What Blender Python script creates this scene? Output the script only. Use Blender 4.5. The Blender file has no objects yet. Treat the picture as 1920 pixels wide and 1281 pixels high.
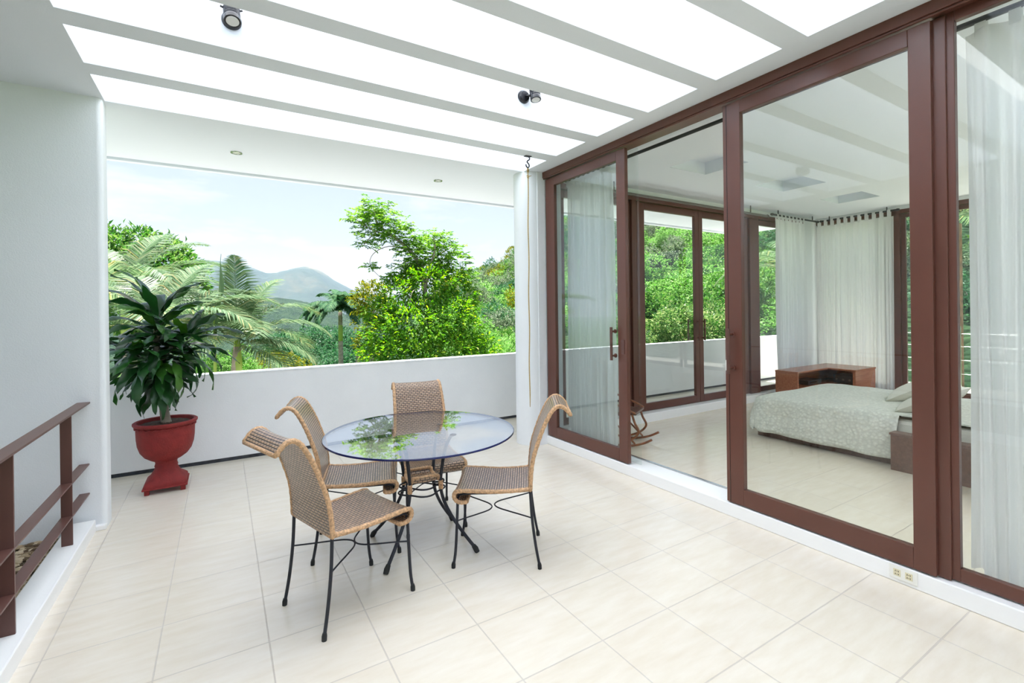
import bpy, bmesh, math, random
import numpy as np
from mathutils import Vector, Matrix, noise

PI = math.pi
C = bpy.context.scene.collection
rnd = random.Random(7)

# ------------------------------------------------------------------ camera numbers (metres; x right, y away, z up)
YAW, PITCH, ROLL, FPX, CX, CY = 0.547184384, -0.00101493953, -0.0129222427, 887.974214, 956.370206, 584.358142
CAM = Vector((0, 0, 1.5))
_f = Vector((math.sin(YAW) * math.cos(PITCH), math.cos(YAW) * math.cos(PITCH), math.sin(PITCH)))
_r = Vector((math.cos(YAW), -math.sin(YAW), 0))
_u = _r.cross(_f)
RIGHT = _r * math.cos(ROLL) + _u * math.sin(ROLL)
UP = -_r * math.sin(ROLL) + _u * math.cos(ROLL)
FWD = _f


def at(px, py, dist):
    """World point seen at photo position (px, py) at a horizontal distance from the viewpoint."""
    d = FWD + RIGHT * ((px - CX) / FPX) - UP * ((py - CY) / FPX)
    return CAM + d * (dist / math.hypot(d.x, d.y))


def polar(az_deg, dist, z):
    a = math.radians(az_deg)
    return Vector((math.sin(a) * dist, math.cos(a) * dist, z))


cam_data = bpy.data.cameras.new('camera')
cam = bpy.data.objects.new('camera', cam_data)
C.objects.link(cam)
m = Matrix((RIGHT, UP, -FWD)).transposed().to_4x4()
m.translation = CAM
cam.matrix_world = m
cam_data.sensor_fit = 'HORIZONTAL'
cam_data.sensor_width = 36
cam_data.lens = 36 * FPX / 1920
cam_data.shift_x = -(CX - 960) / 1920
cam_data.shift_y = (CY - 640.5) / 1920
cam_data.clip_end = 6000
bpy.context.scene.camera = cam


# ------------------------------------------------------------------ materials
def nmat(name):
    mt = bpy.data.materials.new(name)
    mt.use_nodes = True
    nt = mt.node_tree
    nt.nodes.clear()
    out = nt.nodes.new('ShaderNodeOutputMaterial')
    return mt, nt, out


def N(nt, kind, **kw):
    n = nt.nodes.new(kind)
    for k, v in kw.items():
        if k in n.inputs.keys():
            n.inputs[k].default_value = v
        else:
            setattr(n, k, v)
    return n


def L(nt, a, b):
    nt.links.new(a, b)


def col(c):
    return (c[0], c[1], c[2], 1)


def pbr(name, base, rough=0.5, metal=0.0, var=0.0, vscale=8.0, bump=0.0, bscale=60.0, spec=0.5, coat=0.0):
    """Principled surface with optional noise variation of the colour and a fine bump."""
    mt, nt, out = nmat(name)
    p = N(nt, 'ShaderNodeBsdfPrincipled')
    p.inputs['Base Color'].default_value = col(base)
    p.inputs['Roughness'].default_value = rough
    p.inputs['Metallic'].default_value = metal
    p.inputs['Specular IOR Level'].default_value = spec
    p.inputs['Coat Weight'].default_value = coat
    L(nt, p.outputs[0], out.inputs[0])
    tc = N(nt, 'ShaderNodeTexCoord')
    if var > 0:
        no = N(nt, 'ShaderNodeTexNoise', Scale=vscale, Detail=5.0)
        L(nt, tc.outputs['Object'], no.inputs['Vector'])
        r = N(nt, 'ShaderNodeValToRGB')
        r.color_ramp.elements[0].position = 0.3
        r.color_ramp.elements[1].position = 0.7
        r.color_ramp.elements[0].color = col([c * (1 - var) for c in base])
        r.color_ramp.elements[1].color = col([min(1, c * (1 + var)) for c in base])
        L(nt, no.outputs[0], r.inputs[0])
        L(nt, r.outputs[0], p.inputs['Base Color'])
    if bump > 0:
        nb = N(nt, 'ShaderNodeTexNoise', Scale=bscale, Detail=4.0)
        L(nt, tc.outputs['Object'], nb.inputs['Vector'])
        b = N(nt, 'ShaderNodeBump', Strength=bump, Distance=0.01)
        L(nt, nb.outputs[0], b.inputs['Height'])
        L(nt, b.outputs[0], p.inputs['Normal'])
    return mt


def tile_mat(name, x0, y0, tw, th, c1, c2, grout, rough):
    mt, nt, out = nmat(name)
    p = N(nt, 'ShaderNodeBsdfPrincipled')
    geo = N(nt, 'ShaderNodeNewGeometry')
    mp = N(nt, 'ShaderNodeMapping')
    mp.inputs['Location'].default_value = (-x0 + 40 * tw, -y0 + 40 * th, 0)
    L(nt, geo.outputs['Position'], mp.inputs['Vector'])
    br = N(nt, 'ShaderNodeTexBrick')
    br.offset = 0.0
    br.squash = 1.0
    br.inputs['Scale'].default_value = 1.0
    br.inputs['Brick Width'].default_value = tw
    br.inputs['Row Height'].default_value = th
    br.inputs['Mortar Size'].default_value = 0.0035
    br.inputs['Mortar Smooth'].default_value = 0.3
    br.inputs['Color1'].default_value = col(c1)
    br.inputs['Color2'].default_value = col(c2)
    br.inputs['Mortar'].default_value = col(grout)
    L(nt, mp.outputs[0], br.inputs['Vector'])
    # streaky stone veins stretched along x
    mp2 = N(nt, 'ShaderNodeMapping')
    mp2.inputs['Scale'].default_value = (2.0, 9.0, 1.0)
    mp2.inputs['Rotation'].default_value = (0, 0, 0.35)
    L(nt, geo.outputs['Position'], mp2.inputs['Vector'])
    no = N(nt, 'ShaderNodeTexNoise', Scale=2.2, Detail=7.0, Roughness=0.6)
    L(nt, mp2.outputs[0], no.inputs['Vector'])
    rp = N(nt, 'ShaderNodeValToRGB')
    rp.color_ramp.elements[0].position = 0.3
    rp.color_ramp.elements[1].position = 0.72
    rp.color_ramp.elements[0].color = (0.90, 0.86, 0.79, 1)
    rp.color_ramp.elements[1].color = (1, 1, 1, 1)
    L(nt, no.outputs[0], rp.inputs[0])
    mx = N(nt, 'ShaderNodeMixRGB', blend_type='MULTIPLY')
    mx.inputs[0].default_value = 0.75
    L(nt, br.outputs['Color'], mx.inputs[1])
    L(nt, rp.outputs[0], mx.inputs[2])
    L(nt, mx.outputs[0], p.inputs['Base Color'])
    rr = N(nt, 'ShaderNodeMapRange')
    rr.inputs['To Min'].default_value = rough
    rr.inputs['To Max'].default_value = 0.7
    L(nt, br.outputs['Fac'], rr.inputs['Value'])
    L(nt, rr.outputs[0], p.inputs['Roughness'])
    b = N(nt, 'ShaderNodeBump', Strength=0.5, Distance=0.003, invert=True)
    L(nt, br.outputs['Fac'], b.inputs['Height'])
    L(nt, b.outputs[0], p.inputs['Normal'])
    L(nt, p.outputs[0], out.inputs[0])
    return mt


def glass_mat(name, tint, ior=1.5):
    """Clear sheet glass: Fresnel mirror over a tinted clear body."""
    mt, nt, out = nmat(name)
    lw = N(nt, 'ShaderNodeLayerWeight', Blend=0.5)
    pw = N(nt, 'ShaderNodeMath', operation='POWER')
    pw.inputs[1].default_value = 5.0
    L(nt, lw.outputs['Facing'], pw.inputs[0])
    r0 = ((ior - 1) / (ior + 1)) ** 2
    fr = N(nt, 'ShaderNodeMath', operation='MULTIPLY_ADD')
    fr.inputs[1].default_value = 1 - r0
    fr.inputs[2].default_value = r0
    L(nt, pw.outputs[0], fr.inputs[0])
    tr = N(nt, 'ShaderNodeBsdfTransparent')
    tr.inputs[0].default_value = col(tint)
    gl = N(nt, 'ShaderNodeBsdfGlossy', Roughness=0.0)
    mx = N(nt, 'ShaderNodeMixShader')
    L(nt, fr.outputs[0], mx.inputs[0])
    L(nt, tr.outputs[0], mx.inputs[1])
    L(nt, gl.outputs[0], mx.inputs[2])
    L(nt, mx.outputs[0], out.inputs[0])
    return mt


def cloth_mat(name, c, trans=0.5, clear=0.1, scale=900):
    mt, nt, out = nmat(name)
    d = N(nt, 'ShaderNodeBsdfDiffuse')
    d.inputs[0].default_value = col(c)
    t = N(nt, 'ShaderNodeBsdfTranslucent')
    t.inputs[0].default_value = col(c)
    mx = N(nt, 'ShaderNodeMixShader')
    mx.inputs[0].default_value = trans
    L(nt, d.outputs[0], mx.inputs[1])
    L(nt, t.outputs[0], mx.inputs[2])
    tc = N(nt, 'ShaderNodeTexCoord')
    no = N(nt, 'ShaderNodeTexNoise', Scale=14.0, Detail=4.0)
    L(nt, tc.outputs['Object'], no.inputs['Vector'])
    b = N(nt, 'ShaderNodeBump', Strength=0.25, Distance=0.01)
    L(nt, no.outputs[0], b.inputs['Height'])
    L(nt, b.outputs[0], d.inputs['Normal'])
    if clear > 0:
        tr = N(nt, 'ShaderNodeBsdfTransparent')
        m2 = N(nt, 'ShaderNodeMixShader')
        m2.inputs[0].default_value = clear
        L(nt, mx.outputs[0], m2.inputs[1])
        L(nt, tr.outputs[0], m2.inputs[2])
        L(nt, m2.outputs[0], out.inputs[0])
    else:
        L(nt, mx.outputs[0], out.inputs[0])
    return mt


def leaf_mat(name, stops, trans=0.35, rough=0.45, spec=0.3, gain=0.6):
    """Foliage: colour varies from leaf to leaf (random per mesh island) and by noise."""
    mt, nt, out = nmat(name)
    geo = N(nt, 'ShaderNodeNewGeometry')
    rp = N(nt, 'ShaderNodeValToRGB')
    el = rp.color_ramp.elements
    for i, (pos, c) in enumerate(stops):
        e = el[i] if i < 2 else el.new(pos)
        e.position = pos
        e.color = col([x * gain for x in c])
    L(nt, geo.outputs['Random Per Island'], rp.inputs[0])
    p = N(nt, 'ShaderNodeBsdfPrincipled')
    p.inputs['Roughness'].default_value = rough
    p.inputs['Specular IOR Level'].default_value = spec
    L(nt, rp.outputs[0], p.inputs['Base Color'])
    t = N(nt, 'ShaderNodeBsdfTranslucent')
    hs = N(nt, 'ShaderNodeHueSaturation', Saturation=1.15, Value=1.25)
    L(nt, rp.outputs[0], hs.inputs['Color'])
    L(nt, hs.outputs[0], t.inputs[0])
    mx = N(nt, 'ShaderNodeMixShader')
    mx.inputs[0].default_value = trans
    L(nt, p.outputs[0], mx.inputs[1])
    L(nt, t.outputs[0], mx.inputs[2])
    L(nt, mx.outputs[0], out.inputs[0])
    return mt


def weave_mat(name, c1, c2, gap, bw=0.030, rh=0.0145, rough=0.3):
    mt, nt, out = nmat(name)
    uv = N(nt, 'ShaderNodeUVMap')
    br = N(nt, 'ShaderNodeTexBrick')
    br.offset = 0.5
    br.inputs['Scale'].default_value = 1.0
    br.inputs['Brick Width'].default_value = bw
    br.inputs['Row Height'].default_value = rh
    br.inputs['Mortar Size'].default_value = 0.0034
    br.inputs['Mortar Smooth'].default_value = 0.8
    br.inputs['Color1'].default_value = col(c1)
    br.inputs['Color2'].default_value = col(c2)
    br.inputs['Mortar'].default_value = col(gap)
    L(nt, uv.outputs[0], br.inputs['Vector'])
    p = N(nt, 'ShaderNodeBsdfPrincipled')
    p.inputs['Roughness'].default_value = rough
    p.inputs['Specular IOR Level'].default_value = 0.8
    p.inputs['Coat Weight'].default_value = 0.35
    p.inputs['Coat Roughness'].default_value = 0.25
    L(nt, br.outputs['Color'], p.inputs['Base Color'])
    b = N(nt, 'ShaderNodeBump', Strength=0.9, Distance=0.006, invert=True)
    L(nt, br.outputs['Fac'], b.inputs['Height'])
    L(nt, b.outputs[0], p.inputs['Normal'])
    L(nt, p.outputs[0], out.inputs[0])
    return mt


def wood_mat(name, c1, c2, rough=0.35, scale=(1.5, 20, 20)):
    mt, nt, out = nmat(name)
    tc = N(nt, 'ShaderNodeTexCoord')
    mp = N(nt, 'ShaderNodeMapping')
    mp.inputs['Scale'].default_value = scale
    L(nt, tc.outputs['Object'], mp.inputs[0])
    no = N(nt, 'ShaderNodeTexNoise', Scale=2.0, Detail=6.0, Distortion=0.6)
    L(nt, mp.outputs[0], no.inputs['Vector'])
    rp = N(nt, 'ShaderNodeValToRGB')
    rp.color_ramp.elements[0].color = col(c1)
    rp.color_ramp.elements[0].position = 0.35
    rp.color_ramp.elements[1].color = col(c2)
    rp.color_ramp.elements[1].position = 0.65
    L(nt, no.outputs[0], rp.inputs[0])
    p = N(nt, 'ShaderNodeBsdfPrincipled')
    p.inputs['Roughness'].default_value = rough
    L(nt, rp.outputs[0], p.inputs['Base Color'])
    L(nt, p.outputs[0], out.inputs[0])
    return mt


def checker_quilt_mat(name, c):
    mt, nt, out = nmat(name)
    p = N(nt, 'ShaderNodeBsdfPrincipled')
    p.inputs['Base Color'].default_value = col(c)
    p.inputs['Roughness'].default_value = 0.9
    p.inputs['Specular IOR Level'].default_value = 0.15
    geo = N(nt, 'ShaderNodeNewGeometry')
    br = N(nt, 'ShaderNodeTexVoronoi', Scale=34.0)
    L(nt, geo.outputs['Position'], br.inputs['Vector'])
    rp = N(nt, 'ShaderNodeValToRGB')
    rp.color_ramp.elements[0].color = col([x * 1.04 for x in c])
    rp.color_ramp.elements[1].color = col([x * 0.84 for x in c])
    rp.color_ramp.elements[1].position = 0.6
    L(nt, br.outputs['Distance'], rp.inputs[0])
    L(nt, rp.outputs[0], p.inputs['Base Color'])
    b = N(nt, 'ShaderNodeBump', Strength=0.8, Distance=0.01, invert=True)
    L(nt, br.outputs['Distance'], b.inputs['Height'])
    L(nt, b.outputs[0], p.inputs['Normal'])
    L(nt, p.outputs[0], out.inputs[0])
    return mt


def ground_mat(name, stops, scale, bump=0.6, dist=1.0):
    mt, nt, out = nmat(name)
    geo = N(nt, 'ShaderNodeNewGeometry')
    no = N(nt, 'ShaderNodeTexNoise', Scale=scale, Detail=9.0, Roughness=0.62)
    L(nt, geo.outputs['Position'], no.inputs['Vector'])
    rp = N(nt, 'ShaderNodeValToRGB')
    el = rp.color_ramp.elements
    for i, (pos, c) in enumerate(stops):
        e = el[i] if i < 2 else el.new(pos)
        e.position = pos
        e.color = col(c)
    L(nt, no.outputs[0], rp.inputs[0])
    p = N(nt, 'ShaderNodeBsdfPrincipled')
    p.inputs['Roughness'].default_value = 0.95
    p.inputs['Specular IOR Level'].default_value = 0.1
    L(nt, rp.outputs[0], p.inputs['Base Color'])
    n2 = N(nt, 'ShaderNodeTexVoronoi', Scale=scale * 9)
    L(nt, geo.outputs['Position'], n2.inputs['Vector'])
    b = N(nt, 'ShaderNodeBump', Strength=bump, Distance=dist, invert=True)
    L(nt, n2.outputs['Distance'], b.inputs['Height'])
    L(nt, b.outputs[0], p.inputs['Normal'])
    L(nt, p.outputs[0], out.inputs[0])
    return mt


M = {}
M['wall'] = pbr('white_wall_paint', (0.84, 0.86, 0.88), 0.75, var=0.02, vscale=1.3, bump=0.15, bscale=140, spec=0.25)
M['parapet'] = pbr('white_parapet_paint', (0.90, 0.905, 0.92), 0.8, var=0.03, vscale=2.0, bump=0.2, bscale=90, spec=0.2)
M['ceiling'] = pbr('white_ceiling_paint', (0.81, 0.85, 0.905), 0.85, bump=0.08, bscale=120, spec=0.2)
M['bright'] = pbr('white_gloss_paint', (0.9, 0.9, 0.9), 0.45, bump=0.05, bscale=60)
M['tile'] = tile_mat('beige_terrace_tile', -0.69, 0.818, 0.43, 0.4035, (0.81, 0.755, 0.665), (0.79, 0.73, 0.635), (0.60, 0.555, 0.50), 0.2)
M['tile2'] = tile_mat('beige_bedroom_tile', 3.46, 0.50, 0.43, 0.4035, (0.80, 0.72, 0.60), (0.77, 0.69, 0.57), (0.55, 0.48, 0.40), 0.2)
M['frame'] = pbr('brown_frame_paint', (0.120, 0.044, 0.030), 0.3, var=0.06, vscale=3.0, bump=0.03, bscale=200, spec=0.5)
M['rail'] = pbr('brown_rail_paint', (0.115, 0.05, 0.04), 0.35, var=0.06, vscale=5.0, bump=0.04, bscale=200)
M['glass'] = glass_mat('window_glass', (0.965, 0.985, 0.975))
M['table_glass'] = glass_mat('table_glass', (0.97, 0.99, 0.99), 3.2)
M['glass_edge'] = pbr('blue_glass_edge', (0.01, 0.015, 0.09), 0.1)
M['metal'] = pbr('black_iron', (0.018, 0.019, 0.028), 0.45, metal=0.2, bump=0.05, bscale=300)
M['rubber'] = pbr('black_rubber', (0.015, 0.015, 0.015), 0.7)
M['weave'] = weave_mat('woven_rattan', (0.50, 0.315, 0.19), (0.38, 0.235, 0.14), (0.035, 0.018, 0.014))
M['binding'] = pbr('rattan_binding', (0.58, 0.35, 0.19), 0.5, var=0.35, vscale=90, bump=0.5, bscale=160)
M['terracotta'] = pbr('red_painted_urn', (0.24, 0.024, 0.022), 0.62, var=0.12, vscale=22, bump=0.35, bscale=90, spec=0.3)
M['soil'] = pbr('dark_soil', (0.07, 0.04, 0.025), 0.95, var=0.4, vscale=40, bump=0.9, bscale=50)
M['bark'] = pbr('grey_bark', (0.25, 0.21, 0.16), 0.9, var=0.3, vscale=12, bump=0.7, bscale=30)
M['palebark'] = pbr('pale_bark', (0.36, 0.30, 0.24), 0.9, var=0.3, vscale=5, bump=0.6, bscale=14)
M['fibre'] = pbr('brown_fibre_trunk', (0.30, 0.17, 0.09), 0.95, var=0.5, vscale=7, bump=0.9, bscale=16)
M['greenshaft'] = pbr('green_crownshaft', (0.30, 0.42, 0.07), 0.45, var=0.15, vscale=3)
M['gutter'] = pbr('dark_gutter', (0.045, 0.05, 0.06), 0.8, var=0.3, vscale=20, bump=0.5, bscale=50)
M['brass'] = pbr('cream_plastic', (0.72, 0.66, 0.45), 0.4)
M['plate'] = pbr('white_plastic', (0.86, 0.85, 0.80), 0.35)
M['black'] = pbr('black_gloss', (0.012, 0.012, 0.015), 0.25)
M['blackrod'] = pbr('black_curtain_rod', (0.02, 0.02, 0.022), 0.4)
M['greyrod'] = pbr('grey_curtain_rod', (0.14, 0.12, 0.11), 0.4)
M['chrome'] = pbr('chrome', (0.6, 0.6, 0.6), 0.2, metal=1.0)
M['lens'] = pbr('frosted_lens', (0.75, 0.75, 0.70), 0.1, coat=0.5)
M['rope'] = pbr('tan_rope', (0.50, 0.34, 0.12), 0.85, var=0.3, vscale=200, bump=0.6, bscale=300)
M['curtain'] = cloth_mat('white_curtain_cloth', (0.90, 0.90, 0.91), 0.45, 0.03)
M['sheer'] = cloth_mat('sheer_curtain_cloth', (0.84, 0.85, 0.87), 0.45, 0.22)
M['quilt'] = checker_quilt_mat('cream_quilt', (0.78, 0.78, 0.70))
M['pillow'] = pbr('cream_pillow', (0.76, 0.73, 0.64), 0.9, bump=0.3, bscale=60, spec=0.1)
M['darkwood'] = wood_mat('dark_bed_wood', (0.11, 0.05, 0.035), (0.16, 0.075, 0.05), 0.3)
M['redwood'] = wood_mat('red_cabinet_wood', (0.30, 0.09, 0.045), (0.40, 0.14, 0.07), 0.25)
M['rattan'] = pbr('brown_rattan_pole', (0.24, 0.085, 0.035), 0.35, var=0.3, vscale=20)
M['device'] = pbr('dark_device', (0.03, 0.035, 0.04), 0.3)
M['gravel'] = ground_mat('brown_gravel', [(0.35, (0.10, 0.07, 0.045)), (0.65, (0.42, 0.34, 0.24))], 16.0, 1.0, 0.05)
M['drac'] = leaf_mat('dark_glossy_leaf', [(0.0, (0.010, 0.045, 0.012)), (0.7, (0.018, 0.085, 0.018)), (1.0, (0.06, 0.17, 0.02))], 0.18, 0.28, 0.6, 1.0)
M['palm'] = leaf_mat('palm_leaflet', [(0.0, (0.09, 0.19, 0.07)), (0.5, (0.21, 0.33, 0.16)), (0.85, (0.33, 0.42, 0.22)), (1.0, (0.50, 0.42, 0.17))], 0.35, 0.45, 0.3, 0.72)
M['palmdark'] = leaf_mat('dark_palm_leaflet', [(0.0, (0.035, 0.11, 0.05)), (0.6, (0.07, 0.18, 0.075)), (1.0, (0.16, 0.27, 0.11))], 0.3, 0.6, 0.12, 0.9)
M['lime'] = leaf_mat('lime_leaf', [(0.0, (0.05, 0.17, 0.025)), (0.5, (0.14, 0.32, 0.035)), (0.9, (0.27, 0.45, 0.06)), (1.0, (0.50, 0.55, 0.08))], 0.5, gain=0.95)
M['tallleaf'] = leaf_mat('fresh_green_leaf', [(0.0, (0.04, 0.14, 0.015)), (0.5, (0.16, 0.32, 0.055)), (1.0, (0.33, 0.49, 0.09))], 0.5, gain=1.0)
M['mango'] = leaf_mat('mid_green_leaf', [(0.0, (0.03, 0.12, 0.02)), (0.6, (0.12, 0.26, 0.06)), (1.0, (0.28, 0.38, 0.12))], 0.35, gain=1.05)
M['yellowleaf'] = leaf_mat('yellow_green_leaf', [(0.0, (0.12, 0.20, 0.02)), (0.5, (0.30, 0.36, 0.03)), (1.0, (0.50, 0.42, 0.05))], 0.4)
M['dense'] = leaf_mat('deep_green_leaf', [(0.0, (0.02, 0.09, 0.025)), (0.6, (0.06, 0.15, 0.075)), (1.0, (0.15, 0.26, 0.13))], 0.35, gain=1.1)
M['olive'] = leaf_mat('olive_green_leaf', [(0.0, (0.06, 0.12, 0.04)), (0.6, (0.17, 0.23, 0.14)), (1.0, (0.34, 0.37, 0.25))], 0.35, gain=1.0)
M['round'] = leaf_mat('pale_tip_leaf', [(0.0, (0.03, 0.12, 0.02)), (0.5, (0.14, 0.26, 0.07)), (1.0, (0.44, 0.48, 0.22))], 0.35, gain=1.05)
M['bright_green'] = leaf_mat('bright_green_leaf', [(0.0, (0.08, 0.25, 0.03)), (0.5, (0.19, 0.36, 0.10)), (1.0, (0.35, 0.50, 0.20))], 0.4, gain=1.05)
M['forest'] = ground_mat('forest_ground', [(0.3, (0.012, 0.032, 0.014)), (0.5, (0.026, 0.058, 0.024)), (0.72, (0.05, 0.085, 0.035))], 0.09, 1.0, 2.0)
M['mountain'] = ground_mat('mountain_ground', [(0.36, (0.014, 0.032, 0.022)), (0.54, (0.026, 0.045, 0.03)), (0.63, (0.06, 0.065, 0.04)), (0.72, (0.22, 0.19, 0.13))], 0.006, 0.3, 8.0)
M['grass'] = ground_mat('garden_grass', [(0.3, (0.03, 0.07, 0.015)), (0.7, (0.07, 0.12, 0.03))], 0.8, 0.6, 0.1)


def skylight_mat():
    mt, nt, out = nmat('white_skylight_acrylic')
    t = N(nt, 'ShaderNodeBsdfTranslucent')
    t.inputs[0].default_value = (0.90, 0.92, 0.95, 1)
    d = N(nt, 'ShaderNodeBsdfDiffuse')
    d.inputs[0].default_value = (0.9, 0.9, 0.9, 1)
    mx = N(nt, 'ShaderNodeMixShader')
    mx.inputs[0].default_value = 0.85
    L(nt, d.outputs[0], mx.inputs[1])
    L(nt, t.outputs[0], mx.inputs[2])
    L(nt, mx.outputs[0], out.inputs[0])
    return mt


M['skylight'] = skylight_mat()


# ------------------------------------------------------------------ mesh building
class MB:
    """Collects shapes and links them as ONE mesh object."""

    def __init__(self):
        self.v, self.f, self.mi, self.uv = [], [], [], []
        self.smooth = False

    def add(self, verts, faces, mi=0, uvs=None):
        b = len(self.v)
        self.v += [tuple(p) for p in verts]
        for i, f in enumerate(faces):
            self.f.append([b + k for k in f])
            self.mi.append(mi)
            self.uv.append(uvs[i] if uvs else None)
        return self

    def box(self, x0, x1, y0, y1, z0, z1, mi=0):
        vs = [(x, y, z) for x in (x0, x1) for y in (y0, y1) for z in (z0, z1)]
        return self.add(vs, [(0, 1, 3, 2), (4, 6, 7, 5), (0, 4, 5, 1), (2, 3, 7, 6), (0, 2, 6, 4), (1, 5, 7, 3)], mi)

    def tube(self, pts, r, n=10, mi=0, cap=True):
        pts = [Vector(p) for p in pts]
        k = len(pts)
        rs = r if isinstance(r, (list, tuple)) else [r] * k
        vs, fs = [], []
        t0 = (pts[1] - pts[0]).normalized()
        a = t0.orthogonal().normalized()
        for i in range(k):
            t = (pts[min(i + 1, k - 1)] - pts[max(i - 1, 0)]).normalized()
            a = (a - t * a.dot(t))
            if a.length < 1e-6:
                a = t.orthogonal()
            a.normalize()
            b = t.cross(a)
            for j in range(n):
                an = 2 * PI * j / n
                vs.append(pts[i] + (a * math.cos(an) + b * math.sin(an)) * rs[i])
        for i in range(k - 1):
            for j in range(n):
                j2 = (j + 1) % n
                fs.append((i * n + j, i * n + j2, (i + 1) * n + j2, (i + 1) * n + j))
        if cap:
            fs.append(tuple(range(n - 1, -1, -1)))
            fs.append(tuple((k - 1) * n + j for j in range(n)))
        return self.add(vs, fs, mi)

    def lathe(self, prof, cx=0, cy=0, n=48, mi=0, cap=True, sq=0.0):
        """prof: list of (radius, z). sq > 0 squares the outline towards the bottom of the profile."""
        vs, fs = [], []
        for (r, z) in prof:
            for j in range(n):
                a = 2 * PI * (j + 0.5) / n
                vs.append((cx + r * math.cos(a), cy + r * math.sin(a), z))
        for i in range(len(prof) - 1):
            for j in range(n):
                j2 = (j + 1) % n
                fs.append((i * n + j, i * n + j2, (i + 1) * n + j2, (i + 1) * n + j))
        if cap:
            fs.append(tuple(range(n - 1, -1, -1)))
            fs.append(tuple((len(prof) - 1) * n + j for j in range(n)))
        return self.add(vs, fs, mi)

    def build(self, name, mats, parent=None, smooth=False, bevel=0.0, angle=None):
        me = bpy.data.meshes.new(name)
        me.from_pydata(self.v, [], self.f)
        if not isinstance(mats, (list, tuple)):
            mats = [mats]
        for mt in mats:
            me.materials.append(mt)
        if len(mats) > 1:
            me.polygons.foreach_set('material_index', self.mi)
        if any(u is not None for u in self.uv):
            ul = me.uv_layers.new(name='UVMap')
            flat = []
            for f, u in zip(self.f, self.uv):
                flat += [c for q in (u if u else [(0, 0)] * len(f)) for c in q]
            ul.data.foreach_set('uv', flat)
        if smooth:
            me.polygons.foreach_set('use_smooth', [True] * len(me.polygons))
            if angle is not None:
                try:
                    me.set_sharp_from_angle(angle=math.radians(angle))
                except Exception:
                    pass
        me.validate()
        me.update()
        o = bpy.data.objects.new(name, me)
        C.objects.link(o)
        if parent is not None:
            o.parent = parent
        if bevel > 0:
            bv = o.modifiers.new('bevel', 'BEVEL')
            bv.width = bevel
            bv.segments = 2
            bv.limit_method = 'ANGLE'
        return o


def box_obj(name, b, mat, parent=None, bevel=0.0):
    return MB().box(*b).build(name, mat, parent, bevel=bevel)


def tag(o, label=None, cat=None, group=None, kind=None):
    if label:
        o['label'] = label
    if cat:
        o['category'] = cat
    if group:
        o['group'] = group
    if kind:
        o['kind'] = kind
    return o


def empty(name, loc=(0, 0, 0), rz=0.0):
    o = bpy.data.objects.new(name, None)
    C.objects.link(o)
    o.location = loc
    o.rotation_euler = (0, 0, rz)
    o.empty_display_size = 0.1
    return o


def copy_tree(o, parent=None):
    c = o.copy()
    C.objects.link(c)
    c.parent = parent
    for ch in list(o.children):
        copy_tree(ch, c)
    return c


def catmull(pts, n=6):
    P = [Vector(p) for p in pts]
    out = []
    for i in range(len(P) - 1):
        p0, p1, p2, p3 = P[max(i - 1, 0)], P[i], P[i + 1], P[min(i + 2, len(P) - 1)]
        for k in range(n):
            t = k / n
            out.append(0.5 * ((2 * p1) + (-p0 + p2) * t + (2 * p0 - 5 * p1 + 4 * p2 - p3) * t * t + (-p0 + 3 * p1 - 3 * p2 + p3) * t ** 3))
    out.append(P[-1])
    return out


# ================================================================== THE BUILDING
ZC = 3.05            # ceiling underside
XD = 3.12            # outer plane of the sliding doors
XE, YN = 9.05, 4.42  # bedroom east wall and north glass wall

# floors
tag(box_obj('floor', (-0.80, 3.13, -3.2, 5.78, -0.25, 0.0), M['tile']), 'cream tiled terrace floor under the dining set', 'floor', kind='structure')
tag(box_obj('floor', (3.135, 9.15, 4.50, 5.78, -0.25, 0.0), M['tile']), 'strip of terrace floor outside the bedroom glass doors', 'floor', kind='structure')
tag(box_obj('floor', (3.36, XE + 0.1, -3.2, 4.27, -0.25, 0.05), M['tile2']), 'beige tiled bedroom floor around the bed', 'floor', kind='structure')

tag(box_obj('floor', (-3.6, -0.80, 4.56, 5.78, -0.25, 0.0), M['tile']), 'corner of terrace floor hidden behind the left wall', 'floor', kind='structure')
# ceiling: slab with a row of deep skylight wells
wells = [(3.97, 4.42), (3.36, 3.81), (2.755, 3.20), (2.155, 2.61), (1.565, 2.01), (0.97, 1.42), (0.37, 0.82), (-0.23, 0.22), (-0.83, -0.38)]
WX0, WX1 = -0.70, 2.885
ZT = 3.60
b = MB()
b.box(-3.6, WX0, -3.2, 6.0, ZC, ZT)
b.box(WX1, 3.36, -3.2, 6.0, ZC, ZT)
b.box(WX0, WX1, 4.42, 6.0, ZC, ZT)
b.box(WX0, WX1, -3.2, -0.83, ZC, ZT)
for i in range(len(wells) - 1):
    b.box(WX0, WX1, wells[i + 1][1], wells[i][0], ZC, ZT)
b.box(-3.6, 9.35, 5.93, 6.0, ZC - 0.025, ZC)
tag(b.build('ceiling', M['ceiling']), 'white terrace ceiling with a row of skylight slots', 'ceiling', kind='structure')
sk = MB().add([(WX0 - 0.1, -0.95, ZT + 0.01), (WX1 + 0.1, -0.95, ZT + 0.01), (WX1 + 0.1, 4.5, ZT + 0.01), (WX0 - 0.1, 4.5, ZT + 0.01)], [(0, 1, 2, 3)])
tag(sk.build('ceiling_skylight', M['skylight']), 'white translucent roof sheet above the skylight slots', 'skylight', kind='structure')

sk = MB().add([(3.6, -3.2, ZT + 0.01), (9.0, -3.2, ZT + 0.01), (9.0, 0.45, ZT + 0.01), (3.6, 0.45, ZT + 0.01)], [(0, 1, 2, 3)])  # unseen skylight, added to bring more daylight into the bedroom
tag(sk.build('ceiling_skylight', M['skylight']), 'white translucent roof sheet added over the unseen south end to brighten the bedroom', 'skylight', kind='structure')
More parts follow.
